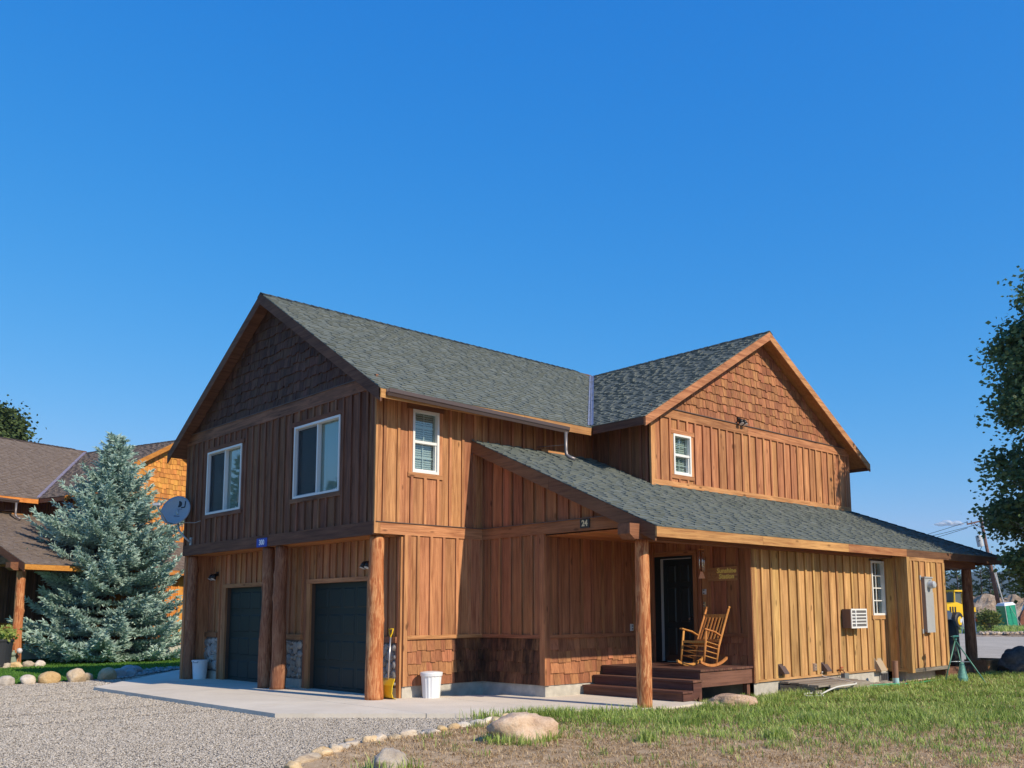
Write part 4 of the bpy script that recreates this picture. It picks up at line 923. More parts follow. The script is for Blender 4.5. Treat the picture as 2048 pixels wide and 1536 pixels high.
# ------------------------------------------------------------------ rocking chair (front is local +x)
ch = empty('rocking_chair', (4.83, -3.47, .513), R(183), 'honey-coloured wooden rocking chair on the porch beside the front door', 'rocking chair')
ch.scale = (1, 1, 1.02); CW = wood('chair', 'z'); tilt = R(11)
def T_(x, z): return (x*math.cos(tilt)-z*math.sin(tilt), x*math.sin(tilt)+z*math.cos(tilt))   # lean the whole chair back on its rockers
def cp(x, y, z): a, b = T_(x, z-.02); return (a, y, b+.02)
def cpart(name, mb, **k): return mb.build(name, CW, ch, **k)
for s in (-1, 1):
    y = s*.25; mb = MB(); rr_ = 1.05; pts = []
    for i in range(15):
        a = R(-27+50*i/14); x = rr_*math.sin(a)-.04; z = rr_*(1-math.cos(a)); pts.append((x, z))
    fr_ = [(x, y-.02, z) for x, z in pts]+[(x, y-.02, z+.045) for x, z in reversed(pts)]; bk = [(x, y+.02, z) for x, z in pts]+[(x, y+.02, z+.045) for x, z in reversed(pts)]
    mb.prism(fr_, bk); cpart('rocker', mb)
    mb = MB(); mb.tube([cp(.25, y, .05), cp(.25, y, .30), cp(.25, y, .60)], [.019, .024, .02], 10); cpart('front_leg', mb, smooth=True)
    mb = MB(); mb.tube([cp(-.15, y, .03), cp(-.19, y, .40), cp(-.32, y, .80), cp(-.43, y, 1.12), cp(-.435, y, 1.135), cp(-.44, y, 1.15), cp(-.447, y, 1.17), cp(-.45, y, 1.185)], [.019, .024, .023, .021, .012, .024, .024, .008], 10); cpart('back_post', mb, smooth=True)
    mb = MB(); mb.bar(cp(-.215, y, .595), cp(-.0, y, .63), .05, .022); mb.bar(cp(-.0, y, .63), cp(.34, y, .625), .065, .022); cpart('armrest', mb)
    for z in (.16, .25, .34): mb = MB(); mb.tube([cp(-.16, y, z), cp(.25, y, z)], .011, 8); cpart('rung', mb, smooth=True)
for z in (.15, .24, .33): mb = MB(); mb.tube([cp(.25, -.27, z), cp(.25, .27, z)], .011, 8); cpart('rung', mb, smooth=True)
for i in range(8):
    x = -.15+.42*(i+.5)/8; mb = MB(); mb.bar(cp(x, -.255, .415), cp(x, .255, .415), .044, .014); cpart('seat_slat', mb)
mb = MB(); mb.bar(cp(.25, -.27, .40), cp(.25, .27, .40), .03, .035); cpart('seat_rail', mb); mb = MB(); mb.bar(cp(-.165, -.27, .40), cp(-.165, .27, .40), .03, .035); cpart('seat_rail', mb)
mb = MB(); mb.bar(cp(-.385, -.25, .985), cp(-.385, .25, .985), .022, .075); cpart('crest_rail', mb); mb = MB(); mb.bar(cp(-.21, -.25, .50), cp(-.21, .25, .50), .022, .05); cpart('lower_rail', mb)
for i in range(6): y = -.19+.38*i/5; mb = MB(); mb.bar(cp(-.205, y, .50), cp(-.375, y, .96), .026, .010, upv=(1, 0, .2)); cpart('back_slat', mb)

# ------------------------------------------------------------------ small things on and round the house
WHITE = plain('white_plastic', (.74, .75, .76), .4, var=.04, nscale=3)
can = empty('trash_can', (1.06, -.30, 0), 0, 'white fluted plastic trash can against the sunlit cedar wall', 'trash can')
mb = MB(); nseg = 64; prof = [(.150, 0), (.152, .02), (.165, .20), (.182, .40)]
vs = []
for r_, z in prof:
    for k in range(nseg): a = 2*math.pi*k/nseg; q = r_*(1+(.022 if (k//2) % 2 else -.012)); vs.append((q*math.cos(a), q*math.sin(a), z))
mb.add(vs, [(i*nseg+k, i*nseg+(k+1) % nseg, (i+1)*nseg+(k+1) % nseg, (i+1)*nseg+k) for i in range(3) for k in range(nseg)]+[tuple(range(nseg-1, -1, -1))]); mb.build('body', WHITE, can)
mb = MB(); mb.lathe([(.178, .385), (.200, .39), (.202, .41), (.206, .44), (.200, .455), (.12, .468), (.0, .47)], 40); mb.build('lid', WHITE, can, smooth=False)
bk = empty('bucket', (.30, 7.78, 0), 0, 'plain white bucket in the shade at the left log post', 'bucket')
mb = MB(); mb.lathe([(.145, 0), (.15, .01), (.178, .42), (.180, .43), (.168, .43), (.14, .03)], 36); mb.build('body', WHITE, bk, smooth=False)
mb = MB(); mb.lathe([(.180, .405), (.192, .408), (.194, .445), (.180, .448)], 36); mb.build('rim', WHITE, bk)
for a in (R(215), R(35)):
    mb = MB(); c, s = math.cos(a), math.sin(a); p = Vector((c*.195, s*.195, .39)); t = Vector((-s, c, 0)); mb.tube([p-t*.06+Vector((0, 0, .03)), p-t*.05, p+t*.05, p+t*.06+Vector((0, 0, .03))], .009, 6); mb.build('handle', plain('grey_handle', (.35, .36, .38), .5), bk)
sv = empty('snow_shovel', (.42, .10, 0), 0, 'yellow snow shovel standing behind the right log post', 'shovel')
YEL = plain('yellow_plastic', (.80, .52, .015), .4)
mb = MB(); w = .21; prof = [(.02, .0), (-.06, .03), (-.085, .12), (-.07, .24), (-.02, .36)]; t_ = .012
for k in range(len(prof)-1):
    (x0, z0), (x1, z1_) = prof[k], prof[k+1]
    mb.prism([(x0, -w, z0), (x0, w, z0), (x1, w*.95, z1_), (x1, -w*.95, z1_)], [(x0+t_, -w, z0), (x0+t_, w, z0), (x1+t_, w*.95, z1_), (x1+t_, -w*.95, z1_)])
mb.build('blade', YEL, sv)
mb = MB(); mb.tube([(-.02, 0, .30), (.02, .03, .75), (.06, .06, 1.08)], .016, 10); mb.build('shaft', plain('steel_shaft', (.55, .55, .55), .35, .8), sv, smooth=True)
mb = MB(); mb.tube([(.06, .06, 1.06), (.062, .062, 1.10), (.066, .02, 1.16), (.072, .0, 1.23), (.072, .13, 1.23), (.066, .105, 1.16), (.062, .062, 1.10)], .013, 8); mb.build('grip', YEL, sv, smooth=True)

# signs
f0 = XW(0); sg = empty('sign', f0(4.16, 3.007, .06), 0, 'blue house number plate reading 300 above the garage', 'sign')
mb = MB(); slab(mb, f0, rect(3.935, 4.39, 2.915, 3.10), .058, .066); under(sg, mb, 'plate', plain('blue_plate', (.008, .045, .36), .4))
t = text_obj('300', .155, plain('sign_white', (.82, .84, .86), .5), sg, f0, 4.165, 3.007, .068, .002, .004); t.location = t.location-sg.location
f1 = XW(X1); sg = empty('sign', f1(-2.86, 3.055, .06), 0, 'small dark plaque with the number 24 on the porch beam', 'sign')
mb = MB(); slab(mb, f1, rect(-2.975, -2.745, 2.975, 3.135), .057, .072); under(sg, mb, 'plate', plain('dark_plaque', (.018, .030, .028), .5))
t = text_obj('24', .145, plain('sign_cream', (.72, .62, .36), .6), sg, f1, -2.86, 3.055, .074, .002, .005); t.location = t.location-sg.location
f2 = XW(X2); sg = empty('sign', f2(-3.52, 2.23, .05), 0, 'carved wooden sign reading Sunshine Station beside the front door', 'sign')
mb = MB(); slab(mb, f2, [(-3.862, 2.098), (-3.178, 2.094), (-3.182, 2.350), (-3.858, 2.368)], .044, .075); under(sg, mb, 'board', wood('porch2', 'y'))
yl = plain('sign_yellow', (.85, .66, .16), .6)
for s_, z_ in (('Sunshine', 2.285), ('Station', 2.175)):
    t = text_obj(s_, .125, yl, sg, f2, -3.62, z_, .077, .003, .004, shear=.15); t.location = t.location-sg.location
mb = MB(); c = f2(-3.32, 2.22, .077); mb.tube([c+Vector((0, .07*math.cos(a), .07*math.sin(a))) for a in [2*math.pi*i/20 for i in range(21)]], .004, 6); under(sg, mb, 'emblem', plain('carved_line', (.30, .12, .04), .7))

# wind chime under the porch roof
wc = empty('wind_chime', (5.2, -3.29, 2.9), 0, 'wind chime of silver tubes with a copper triangle hanging by the door', 'wind chime')
ST = plain('chime_metal', (.62, .64, .66), .25, .9)
mb = MB(); mb.tube([(0, 0, 0), (0, 0, -.20)], .004, 6); mb.build('cord', plain('cord', (.05, .04, .03), .8), wc); mb = MB(); mb.lathe([(.06, -.215), (.06, -.20)], 16); mb.build('top_disc', wood('chair', 'x'), wc)
for k in range(5):
    a = 2*math.pi*k/5+.4; x, y = .048*math.cos(a), .048*math.sin(a); L_ = .30+.025*k; mb = MB(); mb.tube([(x, y, -.235), (x, y, -.235-L_)], .0115, 8); mb.build('tube', ST, wc, smooth=True)
    mb = MB(); mb.tube([(x, y, -.21), (x, y, -.235)], .002, 4); mb.build('string', plain('cord', (.05, .04, .03), .8), wc)
mb = MB(); mb.tube([(0, 0, -.20), (0, 0, -.64)], .002, 4); mb.build('string', plain('cord', (.05, .04, .03), .8), wc)
mb = MB(); u_ = Vector((.69, -.72, 0)); n_ = Vector((.72, .69, 0))*.004; q = [u_*-.02+Vector((0, 0, -.63)), u_*.02+Vector((0, 0, -.63)), u_*.062+Vector((0, 0, -.76)), u_*-.062+Vector((0, 0, -.76))]; mb.prism([p+n_ for p in q], [p-n_ for p in q]); mb.build('sail', plain('copper_sail', (.75, .32, .16), .4, .2), wc)

def plate_thing(name, fr, a, b, c, d, dep, m, label, cat, det=None):
    r_ = empty(name, fr((a+b)/2, (c+d)/2, .02), 0, label, cat); mb = MB(); i = min(b-a, d-c)*.12
    mb.prism([fr(x, z, dep) for x, z in rect(a+i, b-i, c+i, d-i)], [fr(x, z, .018) for x, z in rect(a, b, c, d)]); under(r_, mb, 'cover', m)
    if det: det(r_)
    return r_
def det_outlet(fr, s, z, dd):
    def g(r_):
        for k in (-.028, .028): mb = MB(); slab(mb, fr, rect(s-.016, s+.016, z+k-.014, z+k+.014), dd-.002, dd+.004); under(r_, mb, 'socket', plain('socket_dark', (.12, .11, .10), .5))
    return g
plate_thing('keypad', f2, -3.10, -3.015, 1.84, 1.95, .045, plain('keypad_grey', (.55, .55, .54), .5), 'small grey keypad on the wall between door and sign', 'keypad', det_outlet(f2, -3.057, 1.895, .046))
plate_thing('doorbell', f2, -3.075, -3.03, 1.60, 1.70, .042, plain('bell_brass', (.70, .55, .30), .4), 'tiny brass doorbell below the keypad', 'doorbell', det_outlet(f2, -3.052, 1.65, .043))
fD = YW(-D1); plate_thing('outlet_cover', fD, 4.83, 4.91, 1.14, 1.28, .05, plain('outlet_grey', (.58, .57, .53), .5), 'grey outlet cover on the porch wall left of the log post', 'outlet', det_outlet(fD, 4.87, 1.21, .051))
fF = YW(-D2); plate_thing('outlet_cover', fF, 7.66, 7.80, .315, .475, .05, plain('outlet_brown', (.30, .21, .15), .5), 'brown outlet cover low on the yellow wall between two vent hoods', 'outlet', det_outlet(fF, 7.73, .395, .051))
BRN = plain('vent_brown', (.105, .070, .062), .5)
def hood(x, z, w, h, m, label, dep=.15):
    r_ = empty('vent_hood', fF(x, z, .02), 0, label, 'vent'); mb = MB()
    A = [fF(x, z+h, .03), fF(x, z+h*.85, .06), fF(x, z+.02, dep), fF(x, z, dep), fF(x, z, .03)]; B = [p+Vector((w, 0, 0)) for p in A]; mb.prism(A, B); under(r_, mb, 'hood', m)
    mb = MB(); slab(mb, fF, rect(x-.02, x+w+.02, z-.03, z+h+.02), .018, .03); under(r_, mb, 'back_plate', m)
hood(6.42, .32, .17, .17, BRN, 'brown dryer vent hood near the porch end of the yellow wall'); hood(8.0, .30, .17, .16, BRN, 'brown vent hood just left of the garden tap')
hood(10.22, .20, .28, .26, plain('vent_tan', (.40, .31, .21), .6), 'larger tan vent hood under the tall narrow window', .17)
# flood lamps
def lamp(fr, s, z, label):
    r_ = empty('wall_lamp', fr(s, z, .02), 0, label, 'lamp'); dk = plain('lamp_bronze', (.03, .025, .022), .4, .4)
    mb = MB(); slab(mb, fr, rect(s-.05, s+.05, z-.05, z+.05), .018, .05); under(r_, mb, 'base', dk)
    for k in (-1, 1):
        a = fr(s+k*.03, z, .05); b = fr(s+k*.07, z-.01, .12); c = fr(s+k*.08, z-.13, .17); mb = MB(); mb.tube([a, b], .012, 8); mb.tube([b, b.lerp(c, .3), c], [.03, .05, .065], 14); under(r_, mb, 'head', dk, smooth=True)
        mb = MB(); mb.tube([c, c+(c-b).normalized()*.006], .058, 14); under(r_, mb, 'lens', plain('lamp_lens', (.72, .72, .70), .3))
lamp(XW(XG), 7.66, 2.48, 'twin flood lamp high on the garage wall by the left door'); lamp(XW(XG), 1.0, 2.50, 'twin flood lamp over the right garage door behind the log post'); lamp(YW(-G2), 8.89, 5.99, 'twin flood lamp on the shaked gable of the rear wing')

# satellite dish
DN = Vector((-.86, -.46, .22)).normalized(); DX = Vector((0, 0, 1)).cross(DN).normalized(); DY = DN.cross(DX); DC = Vector((-.36, 8.02, 3.99))
di = empty('satellite_dish', (0, 7.83, 3.25), 0, 'grey-blue satellite dish on the upper left corner of the front wall', 'satellite dish')
DM = plain('dish_grey', (.30, .34, .38), .45, var=.04, nscale=4); rx_, ry_ = .42, .36
vs, fs = [DC-DN*.07], []; nr, ns = 6, 32
for i in range(1, nr+1):
    for k in range(ns): a = 2*math.pi*k/ns; q = i/nr; vs.append(DC+DX*rx_*q*math.cos(a)+DY*ry_*q*math.sin(a)-DN*.07*(1-q*q))
nf_ = len(vs); vs += [v-DN*.012 for v in vs]
for side, off in ((0, 0), (1, nf_)):
    for k in range(ns):
        t3 = (off, off+1+k, off+1+(k+1) % ns); fs.append(t3 if not side else t3[::-1])
        for i in range(nr-1):
            a = off+1+i*ns; q4 = (a+k, a+ns+k, a+ns+(k+1) % ns, a+(k+1) % ns); fs.append(q4 if not side else q4[::-1])
a = 1+(nr-1)*ns; fs += [(a+k, nf_+a+k, nf_+a+(k+1) % ns, a+(k+1) % ns) for k in range(ns)]
mb = MB(); mb.add(vs, fs); under(di, mb, 'reflector', DM, smooth=True)
MET = plain('galvanised', (.42, .44, .46), .4, .7, var=.1, nscale=9)
mb = MB(); mb.tube([(-.03, 7.83, 3.22), (-.16, 7.88, 3.34), (-.26, 7.98, 3.50), (-.28, 8.01, 3.60), (-.28, 8.02, 3.92)], .024, 10); under(di, mb, 'mast', MET, smooth=True)
mb = MB(); mb.box(-.05, 7.77, 3.12, -.015, 7.90, 3.34); under(di, mb, 'foot_plate', MET)
mb = MB(); mb.tube([(-.27, 8.02, 3.9), DC-DN*.08], .05, 10); under(di, mb, 'bracket', MET)
LN = DC+DN*.62-DY*.06+DX*.0; mb = MB(); mb.tube([DC-DY*.34-DN*.02, DC-DY*.36+DN*.2, LN-DY*.04], .013, 8); under(di, mb, 'feed_arm', MET, smooth=True)
mb = MB(); mb.bar(LN+DX*.09, LN-DX*.09, .09, .06); mb.tube([LN, LN-DN*.07], [.035, .045], 12); under(di, mb, 'receiver', plain('lnb_grey', (.52, .53, .55), .4))
def on_dish(a, b): q = (a/rx_)**2+(b/ry_)**2; return DC+DX*a+DY*b-DN*.07*(1-q)+DN*.004
bl_ = plain('logo_black', (.012, .014, .02), .5); sgn = 1 if DX.dot(rt) > 0 else -1
mb = MB(); c0 = (.045, .17)
arc = [(c0[0]+.075*math.cos(R(a)), c0[1]+.075*math.sin(R(a))) for a in range(-90, 91, 15)]; poly = [(c0[0]-.05, c0[1]-.075), *arc, (c0[0]-.02, c0[1]+.075), (c0[0]-.02, c0[1])]
mb.add([on_dish(sgn*a, b) for a, b in poly], [tuple(range(len(poly)))]); under(di, mb, 'logo', bl_)
mb = MB()
for (p, q) in (((.10, .085), (.215, .085)), ((.215, .08), (.235, .23))):
    a_, b_ = on_dish(sgn*p[0], p[1]), on_dish(sgn*q[0], q[1]); mb.bar(a_, b_, .03, .003, upv=DN)
under(di, mb, 'logo', bl_)
mb = MB(); mb.bar(on_dish(-sgn*.06, -.12), on_dish(sgn*.11, -.14), .018, .003, upv=DN); mb.bar(on_dish(-sgn*.02, .055), on_dish(sgn*.14, .04), .009, .003, upv=DN); under(di, mb, 'print', plain('print_blue', (.06, .08, .14), .5))
mb = MB(); mb.tube([(-.28, 8.0, 3.70), (-.045, 7.6, 3.68), (-.045, 7.30, 3.70)], .010, 6); under(di, mb, 'cable', plain('cable_grey', (.30, .28, .27), .6))

# air conditioners: brown sleeve, white louvred front
def aircon(M, x0, x1, y0, yf, z0, z1, label, sleeve):
    r_ = empty('air_conditioner', M @ Vector(((x0+x1)/2, y0, z0)), 0, label, 'air conditioner'); r_.rotation_euler = M.to_euler(); r_.matrix_basis = Matrix.Translation(M @ Vector(((x0+x1)/2, y0, z0))) @ M.to_3x3().to_4x4()
    O = Vector(((x0+x1)/2, y0, z0))
    def pb(name, m, *b): mb = MB(); mb.box(*b); o = mb.build(name, m, r_); o.location = o.location-O; return o
    pb('sleeve', sleeve, x0, yf+.02, z0, x1, y0, z1); wh = plain('ac_white', (.72, .72, .69), .45)
    pb('face_frame', wh, x0-.005, yf, z1-.03, x1+.005, yf+.02, z1+.005); pb('face_frame', wh, x0-.005, yf, z0-.005, x1+.005, yf+.02, z0+.03)
    pb('face_frame', wh, x0-.005, yf, z0+.03, x0+.03, yf+.02, z1-.03); pb('face_frame', wh, x1-.03, yf, z0+.03, x1+.005, yf+.02, z1-.03)
    xm = x0+(x1-x0)*.28; pb('mullion', wh, xm-.015, yf-.002, z0+.03, xm+.02, yf+.019, z1-.03)
    pb('grille_back', plain('ac_dark', (.13, .12, .12), .6), x0+.03, yf+.014, z0+.03, x1-.03, yf+.0195, z1-.03)
    for k in range(1, 5): z = z0+.03+(z1-z0-.06)*k/5; pb('louvre', wh, x0+.03, yf+.003, z-.012, x1-.03, yf+.0135, z+.012)
I4 = Matrix.Identity(4)
aircon(I4, 8.87, 9.53, -4.145, -4.36, 1.155, 1.55, 'white-fronted air conditioner in a brown sleeve on the yellow side wall', plain('ac_brown', (.17, .115, .095), .5))
aircon(nm_, 9.10, 9.70, -4.145, -4.36, 1.08, 1.52, 'white air conditioner on the orange wall of the neighbouring house', plain('ac_brown', (.17, .115, .095), .5))

# electric meter cabinet
mt = empty('electric_meter', (11.67, -4.70, 1.03), 0, 'tall grey electric meter cabinet with a glass meter on the end wall', 'electric meter')
GR = plain('meter_grey', (.42, .43, .43), .45, .2, var=.06, nscale=6); SD = plain('meter_side_shade', (.26, .21, .18), .6)
one(mt, 'cabinet', GR, 11.48, -4.77, 1.03, 11.87, -4.685, 2.24); one(mt, 'cover', GR, 11.475, -4.784, 1.02, 11.875, -4.771, 1.92); one(mt, 'top_cap', GR, 11.46, -4.79, 2.241, 11.89, -4.685, 2.27); one(mt, 'bracket', GR, 11.42, -4.70, 2.20, 11.479, -4.685, 2.30); one(mt, 'bracket', GR, 11.42, -4.70, 1.00, 11.479, -4.685, 1.10)
mb = MB(); mb.tube([(11.69, -4.77, 2.09), (11.69, -4.80, 2.09)], .10, 20); P(mt, mb, 'meter_ring', plain('steel', (.6, .6, .58), .3, 1)); mb = MB(); mb.tube([(11.69, -4.80, 2.09), (11.69, -4.90, 2.09), (11.69, -4.92, 2.09)], [.088, .082, .06], 20); P(mt, mb, 'meter_glass', plain('meter_glass', (.50, .53, .55), .12, .1), smooth=False)
one(mt, 'side_shade', SD, 11.472, -4.775, 1.025, 11.479, -4.685, 2.24)  # shade on the cabinet's left side, painted as a thin brown sheet
# garden tap, hose
tp = empty('garden_tap', (8.64, -4.13, .28), 0, 'brass garden tap with a grey timer at the foot of the yellow wall', 'tap')
mb = MB(); mb.tube([(8.64, -4.12, .30), (8.64, -4.25, .30), (8.64, -4.27, .24)], .016, 8); P(tp, mb, 'spout', plain('brass', (.45, .22, .10), .4, .6), smooth=True)
mb = MB(); mb.tube([(8.64, -4.21, .30), (8.64, -4.21, .35)], .008, 6); mb.tube([(8.59, -4.21, .352), (8.69, -4.21, .352)], .014, 8); P(tp, mb, 'handle', plain('tap_red', (.40, .10, .05), .5))
one(tp, 'timer', plain('timer_grey', (.16, .17, .17), .5), 8.57, -4.31, .10, 8.74, -4.22, .24)
hp = [(8.70, -4.27, .12), (8.85, -4.33, .02), (9.15, -4.50, -.02), (9.6, -4.72, -.01), (10.2, -4.95, -.02), (10.8, -5.02, 0), (11.3, -5.03, .0), (11.9, -4.95, .01), (12.3, -4.98, 0)]
def smooth_path(p, n=8):
    p = [Vector(q) for q in p]; out = []
    for i in range(len(p)-1):
        a, b, c, d = p[max(i-1, 0)], p[i], p[i+1], p[min(i+2, len(p)-1)]
        for k in range(n): t = k/n; out.append(.5*((2*b)+(c-a)*t+(2*a-5*b+4*c-d)*t*t+(3*b-a-3*c+d)*t**3))
    return out+[p[-1]]
GRN = plain('hose_green', (.045, .36, .15), .4)
mb = MB(); mb.tube(smooth_path(hp), .014, 7); mb.tube(smooth_path([(8.60, -4.27, .12), (8.66, -4.40, -.02), (9.0, -4.62, -.035), (9.6, -4.86, -.03), (10.0, -4.9, -.03), (10.6, -4.95, -.02)]), .014, 7); tag(mb.build('garden_hose', GRN, None, smooth=True), 'bright green garden hose running over the grass from the tap', 'hose')
# cleanout pipe
cpz = empty('standpipe', (9.95, -4.72, -.05), 0, 'brown upright pipe with pale blue foot before the yellow wall', 'pipe')
mb = MB(); mb.tube([(9.95, -4.72, .09), (9.95, -4.72, .44)], .062, 18); P(cpz, mb, 'pipe', plain('pipe_brown', (.27, .14, .085), .6, var=.1)); mb = MB(); mb.tube([(9.95, -4.72, -.06), (9.95, -4.72, .10)], .066, 18); P(cpz, mb, 'foot', plain('pipe_blue', (.36, .55, .55), .6, var=.15)); mb = MB(); mb.tube([(9.95, -4.72, .435), (9.95, -4.72, .455)], .066, 18); P(cpz, mb, 'cap', plain('pipe_brown', (.27, .14, .085), .6, var=.1))
# foundation vent
fv = empty('foundation_vent', (10.6, -4.11, .05), 0, 'dark louvred vent in the concrete foundation under the narrow window', 'vent')
one(fv, 'frame', plain('vent_frame', (.30, .29, .27), .6), 10.43, -4.135, -.03, 10.80, -4.109, .16)
for k in range(4): one(fv, 'louvre', plain('vent_dark', (.05, .05, .055), .6), 10.46+.08*k, -4.145, -.01, 10.52+.08*k, -4.136, .14)
# window well: metal ring under a weathered plank cover
ww = empty('window_well', (7.4, -4.5, -.05), 0, 'window well with weathered plank cover and corrugated metal ring against the foundation', 'window well')
for k in range(4): one(ww, 'cover_plank', wood('grey', 'x'), 6.42+.02*(k % 2), -4.33-.205*k, .150-.012*k, 8.30-.03*(k % 2), -4.135-.205*k, .185-.012*k)
one(ww, 'edge_board', wood('grey', 'x'), 6.80, -4.985, .045, 8.32, -4.955, .135)
for k in range(5): one(ww, 'stacked_board', wood('grey', 'y'), 6.42, -4.90+.05*(k % 2), -.06+.038*k, 6.60+.02*(k % 3), -4.14, -.027+.038*k)
mb = MB(); nn = 24; vs = []
for j in range(13):
    z = -.10+.185*j/12; r_ = .44+.012*math.sin(j*1.9)
    for k in range(nn+1): a = math.pi*k/nn; vs.append((7.55-.68*math.cos(a)*(r_/.44), -4.50-r_*math.sin(a), z))
mb.add(vs, [(j*(nn+1)+k, j*(nn+1)+k+1, (j+1)*(nn+1)+k+1, (j+1)*(nn+1)+k) for j in range(12) for k in range(nn)]); P(ww, mb, 'metal_ring', plain('zinc', (.55, .58, .62), .35, .6, var=.1, nscale=7), smooth=True)
mb = MB(); mb.tube(smooth_path([(7.95, -4.16, .30), (7.95, -4.20, .20), (7.7, -5.02, .13), (6.9, -5.05, .10), (6.45, -5.0, .0), (6.3, -5.1, -.02), (6.1, -4.9, -.02), (6.3, -4.75, 0), (6.55, -4.95, .0)]), .016, 7); tag(mb.build('drain_tube', plain('tube_white', (.62, .60, .54), .5), None, smooth=True), 'off-white drain tube looping over the window well', 'tube')
# tripod sprinkler with its bag
TX, TY = 11.55, -5.35
ts = empty('tripod_sprinkler', (TX, TY, -.05), 0, 'green tripod sprinkler with a hanging net bag in the grass', 'sprinkler')
TG = plain('tripod_green', (.10, .26, .19), .45, .2)
top_ = Vector((TX, TY, .86))
for k, (dx, dy) in enumerate(((-.38, .12), (.05, -.15), (-.02, -.62))): mb = MB(); mb.tube([top_, (TX+dx, TY+dy, -.06)], .014, 7); P(ts, mb, 'leg', TG, smooth=True)
for (a, b) in (((-.19, .06, .40), (.025, -.075, .40)), ((.025, -.075, .40), (-.01, -.31, .40)), ((-.01, -.31, .40), (-.19, .06, .40))): mb = MB(); mb.tube([(TX+a[0], TY+a[1], a[2]), (TX+b[0], TY+b[1], b[2])], .008, 6); P(ts, mb, 'brace', plain('tripod_grey', (.40, .45, .44), .4, .5))
mb = MB(); mb.lathe([(.02, .85), (.035, .87), (.035, .92), (.06, .93), (.10, .94), (.02, .965)], 12, (TX, TY, 0)); mb.bar((TX-.11, TY, .935), (TX+.09, TY-.03, .95), .03, .03); P(ts, mb, 'head', plain('tripod_head', (.05, .22, .20), .5))
mb = MB(); mb.lathe([(.02, .40), (.05, .36), (.075, .2), (.11, .05), (.10, -.02), (.0, -.05)], 20, (TX-.02, TY-.12, 0)); P(ts, mb, 'net_bag', plain('net_green', (.16, .38, .30), .7, var=.3, nscale=25))

# ------------------------------------------------------------------ trees
def bristles(P0, D, L, W, ns=3):                          # needle twigs: crossing diamonds, numpy
    n = len(P0); D = D/np.linalg.norm(D, axis=1, keepdims=True); ref = np.where(np.abs(D[:, 2:3]) > .9, np.array([[1., 0, 0]]), np.array([[0, 0, 1.]]))
    A = np.cross(D, ref); A /= np.linalg.norm(A, axis=1, keepdims=True); B = np.cross(D, A); V = []; F = []
    for k in range(ns):
        th = math.pi*k/ns; S = (A*math.cos(th)+B*math.sin(th))*W[:, None]; M = P0+D*L[:, None]*.45
        V.append(np.stack([P0, M+S, P0+D*L[:, None], M-S], 1)); F.append(np.array([(0, 1, 2), (0, 2, 3)])[None]+4*np.arange(n)[:, None, None]+4*n*k)
    return np.concatenate(V).reshape(-1, 3), np.concatenate(F).reshape(-1, 3)
def conifer(name, base, H, Rm, m, bark, label, seed, dens=1.0, twig=.14, low=.03, skirt=1.0, top_pow=.8, group=None, whorl=.26, cap=0, flat=1.0):
    rg = np.random.default_rng(seed); root = empty(name, base, 0, label, 'tree', group)
    mb = MB(); mb.tube([(0, 0, -.1), (0, 0, H*.5), (0, 0, H*.98)], [H*.017, H*.011, .01], 9); mb.build('trunk', bark, root, smooth=True)
    P_, D_, T_2 = [], [], []; limbs = MB(); z = H*low
    while z < H*.985:
        f_ = z/H; Rz = Rm*(min(1, (1-f_)/cap)**.95 if cap else (1-f_)**top_pow)*min(1, .85+f_*3.2*skirt)*rg.uniform(.80, 1.10); nb = max(4, int((6+9*(1-f_))*dens))
        for b in range(nb):
            a = rg.uniform(0, 2*math.pi); Lb = Rz*rg.uniform(.62, 1.12)+.08; droop = -.22*(1-f_)+.35*f_; d0 = np.array([math.cos(a), math.sin(a), 0]); zz = z+rg.uniform(-.1, .1)*flat
            q = lambda t: d0*Lb*t+np.array([0, 0, zz+Lb*(droop*t+(.30)*t*t*t)])
            if Lb > .5: limbs.tube([tuple(q(0)), tuple(q(.5)), tuple(q(.9))], [.018, .011, .004], 4, caps=False)
            nt = max(3, int(Lb/.085*dens)); side = np.array([-d0[1], d0[0], 0])
            for i in range(nt):
                t = (.16 if Lb > 1 else .05)+.84*(i+rg.uniform(0, 1))/nt; w = Lb*.34*(1.05-t)+.06; c = q(min(t, 1))
                for s in (-1, 1):
                    ln = w*rg.uniform(.6, 1.2); dv = d0*.75+side*s*rg.uniform(.55, 1.0)+np.array([0, 0, rg.uniform(-.12, .28)*flat]); dv /= np.linalg.norm(dv); k = max(1, int(ln/(twig*.42)))
                    for j in range(k):
                        P_.append(c+dv*ln*(j/k)); D_.append(dv+rg.normal(0, .38, 3)+np.array([0, 0, .30])); T_2.append(.25+.6*t+.15*j/k)
                P_.append(c); D_.append(d0+np.array([0, 0, .55*flat])+rg.normal(0, .3, 3)); T_2.append(.2+.7*t)
        z += whorl*(1-.45*f_)*rg.uniform(.8, 1.2)
    if limbs.v: limbs.build('branches', bark, root)
    P_, D_ = np.array(P_), np.array(D_); n = len(P_); V, F = bristles(P_, D_, rg.uniform(.7, 1.25, n)*twig, rg.uniform(.09, .15, n)*twig)
    t = np.clip(np.array(T_2)*.5+rg.normal(.25, .16, n), 0, 1); build_np('crown', V, F, m, np.tile(np.repeat(t, 4).reshape(n, 4), (3, 1)).ravel(), root)
    return root
BARK = plain('bark_grey', (.13, .10, .08), .9, var=.3, nscale=12, bmp=.5)
SPR = tinted('spruce_needles', [(0, (.12, .19, .175)), (.35, (.35, .485, .43)), (.7, (.57, .71, .625)), (1, (.72, .82, .73))], .75, 6, .2, trans=.12)
conifer('spruce_tree', (2.20, 19.7, 0), 7.95, 2.55, SPR, BARK, 'blue-green spruce tree between the two houses', 5, dens=1.75, twig=.19, whorl=.38, low=.03, cap=.60, flat=.6)
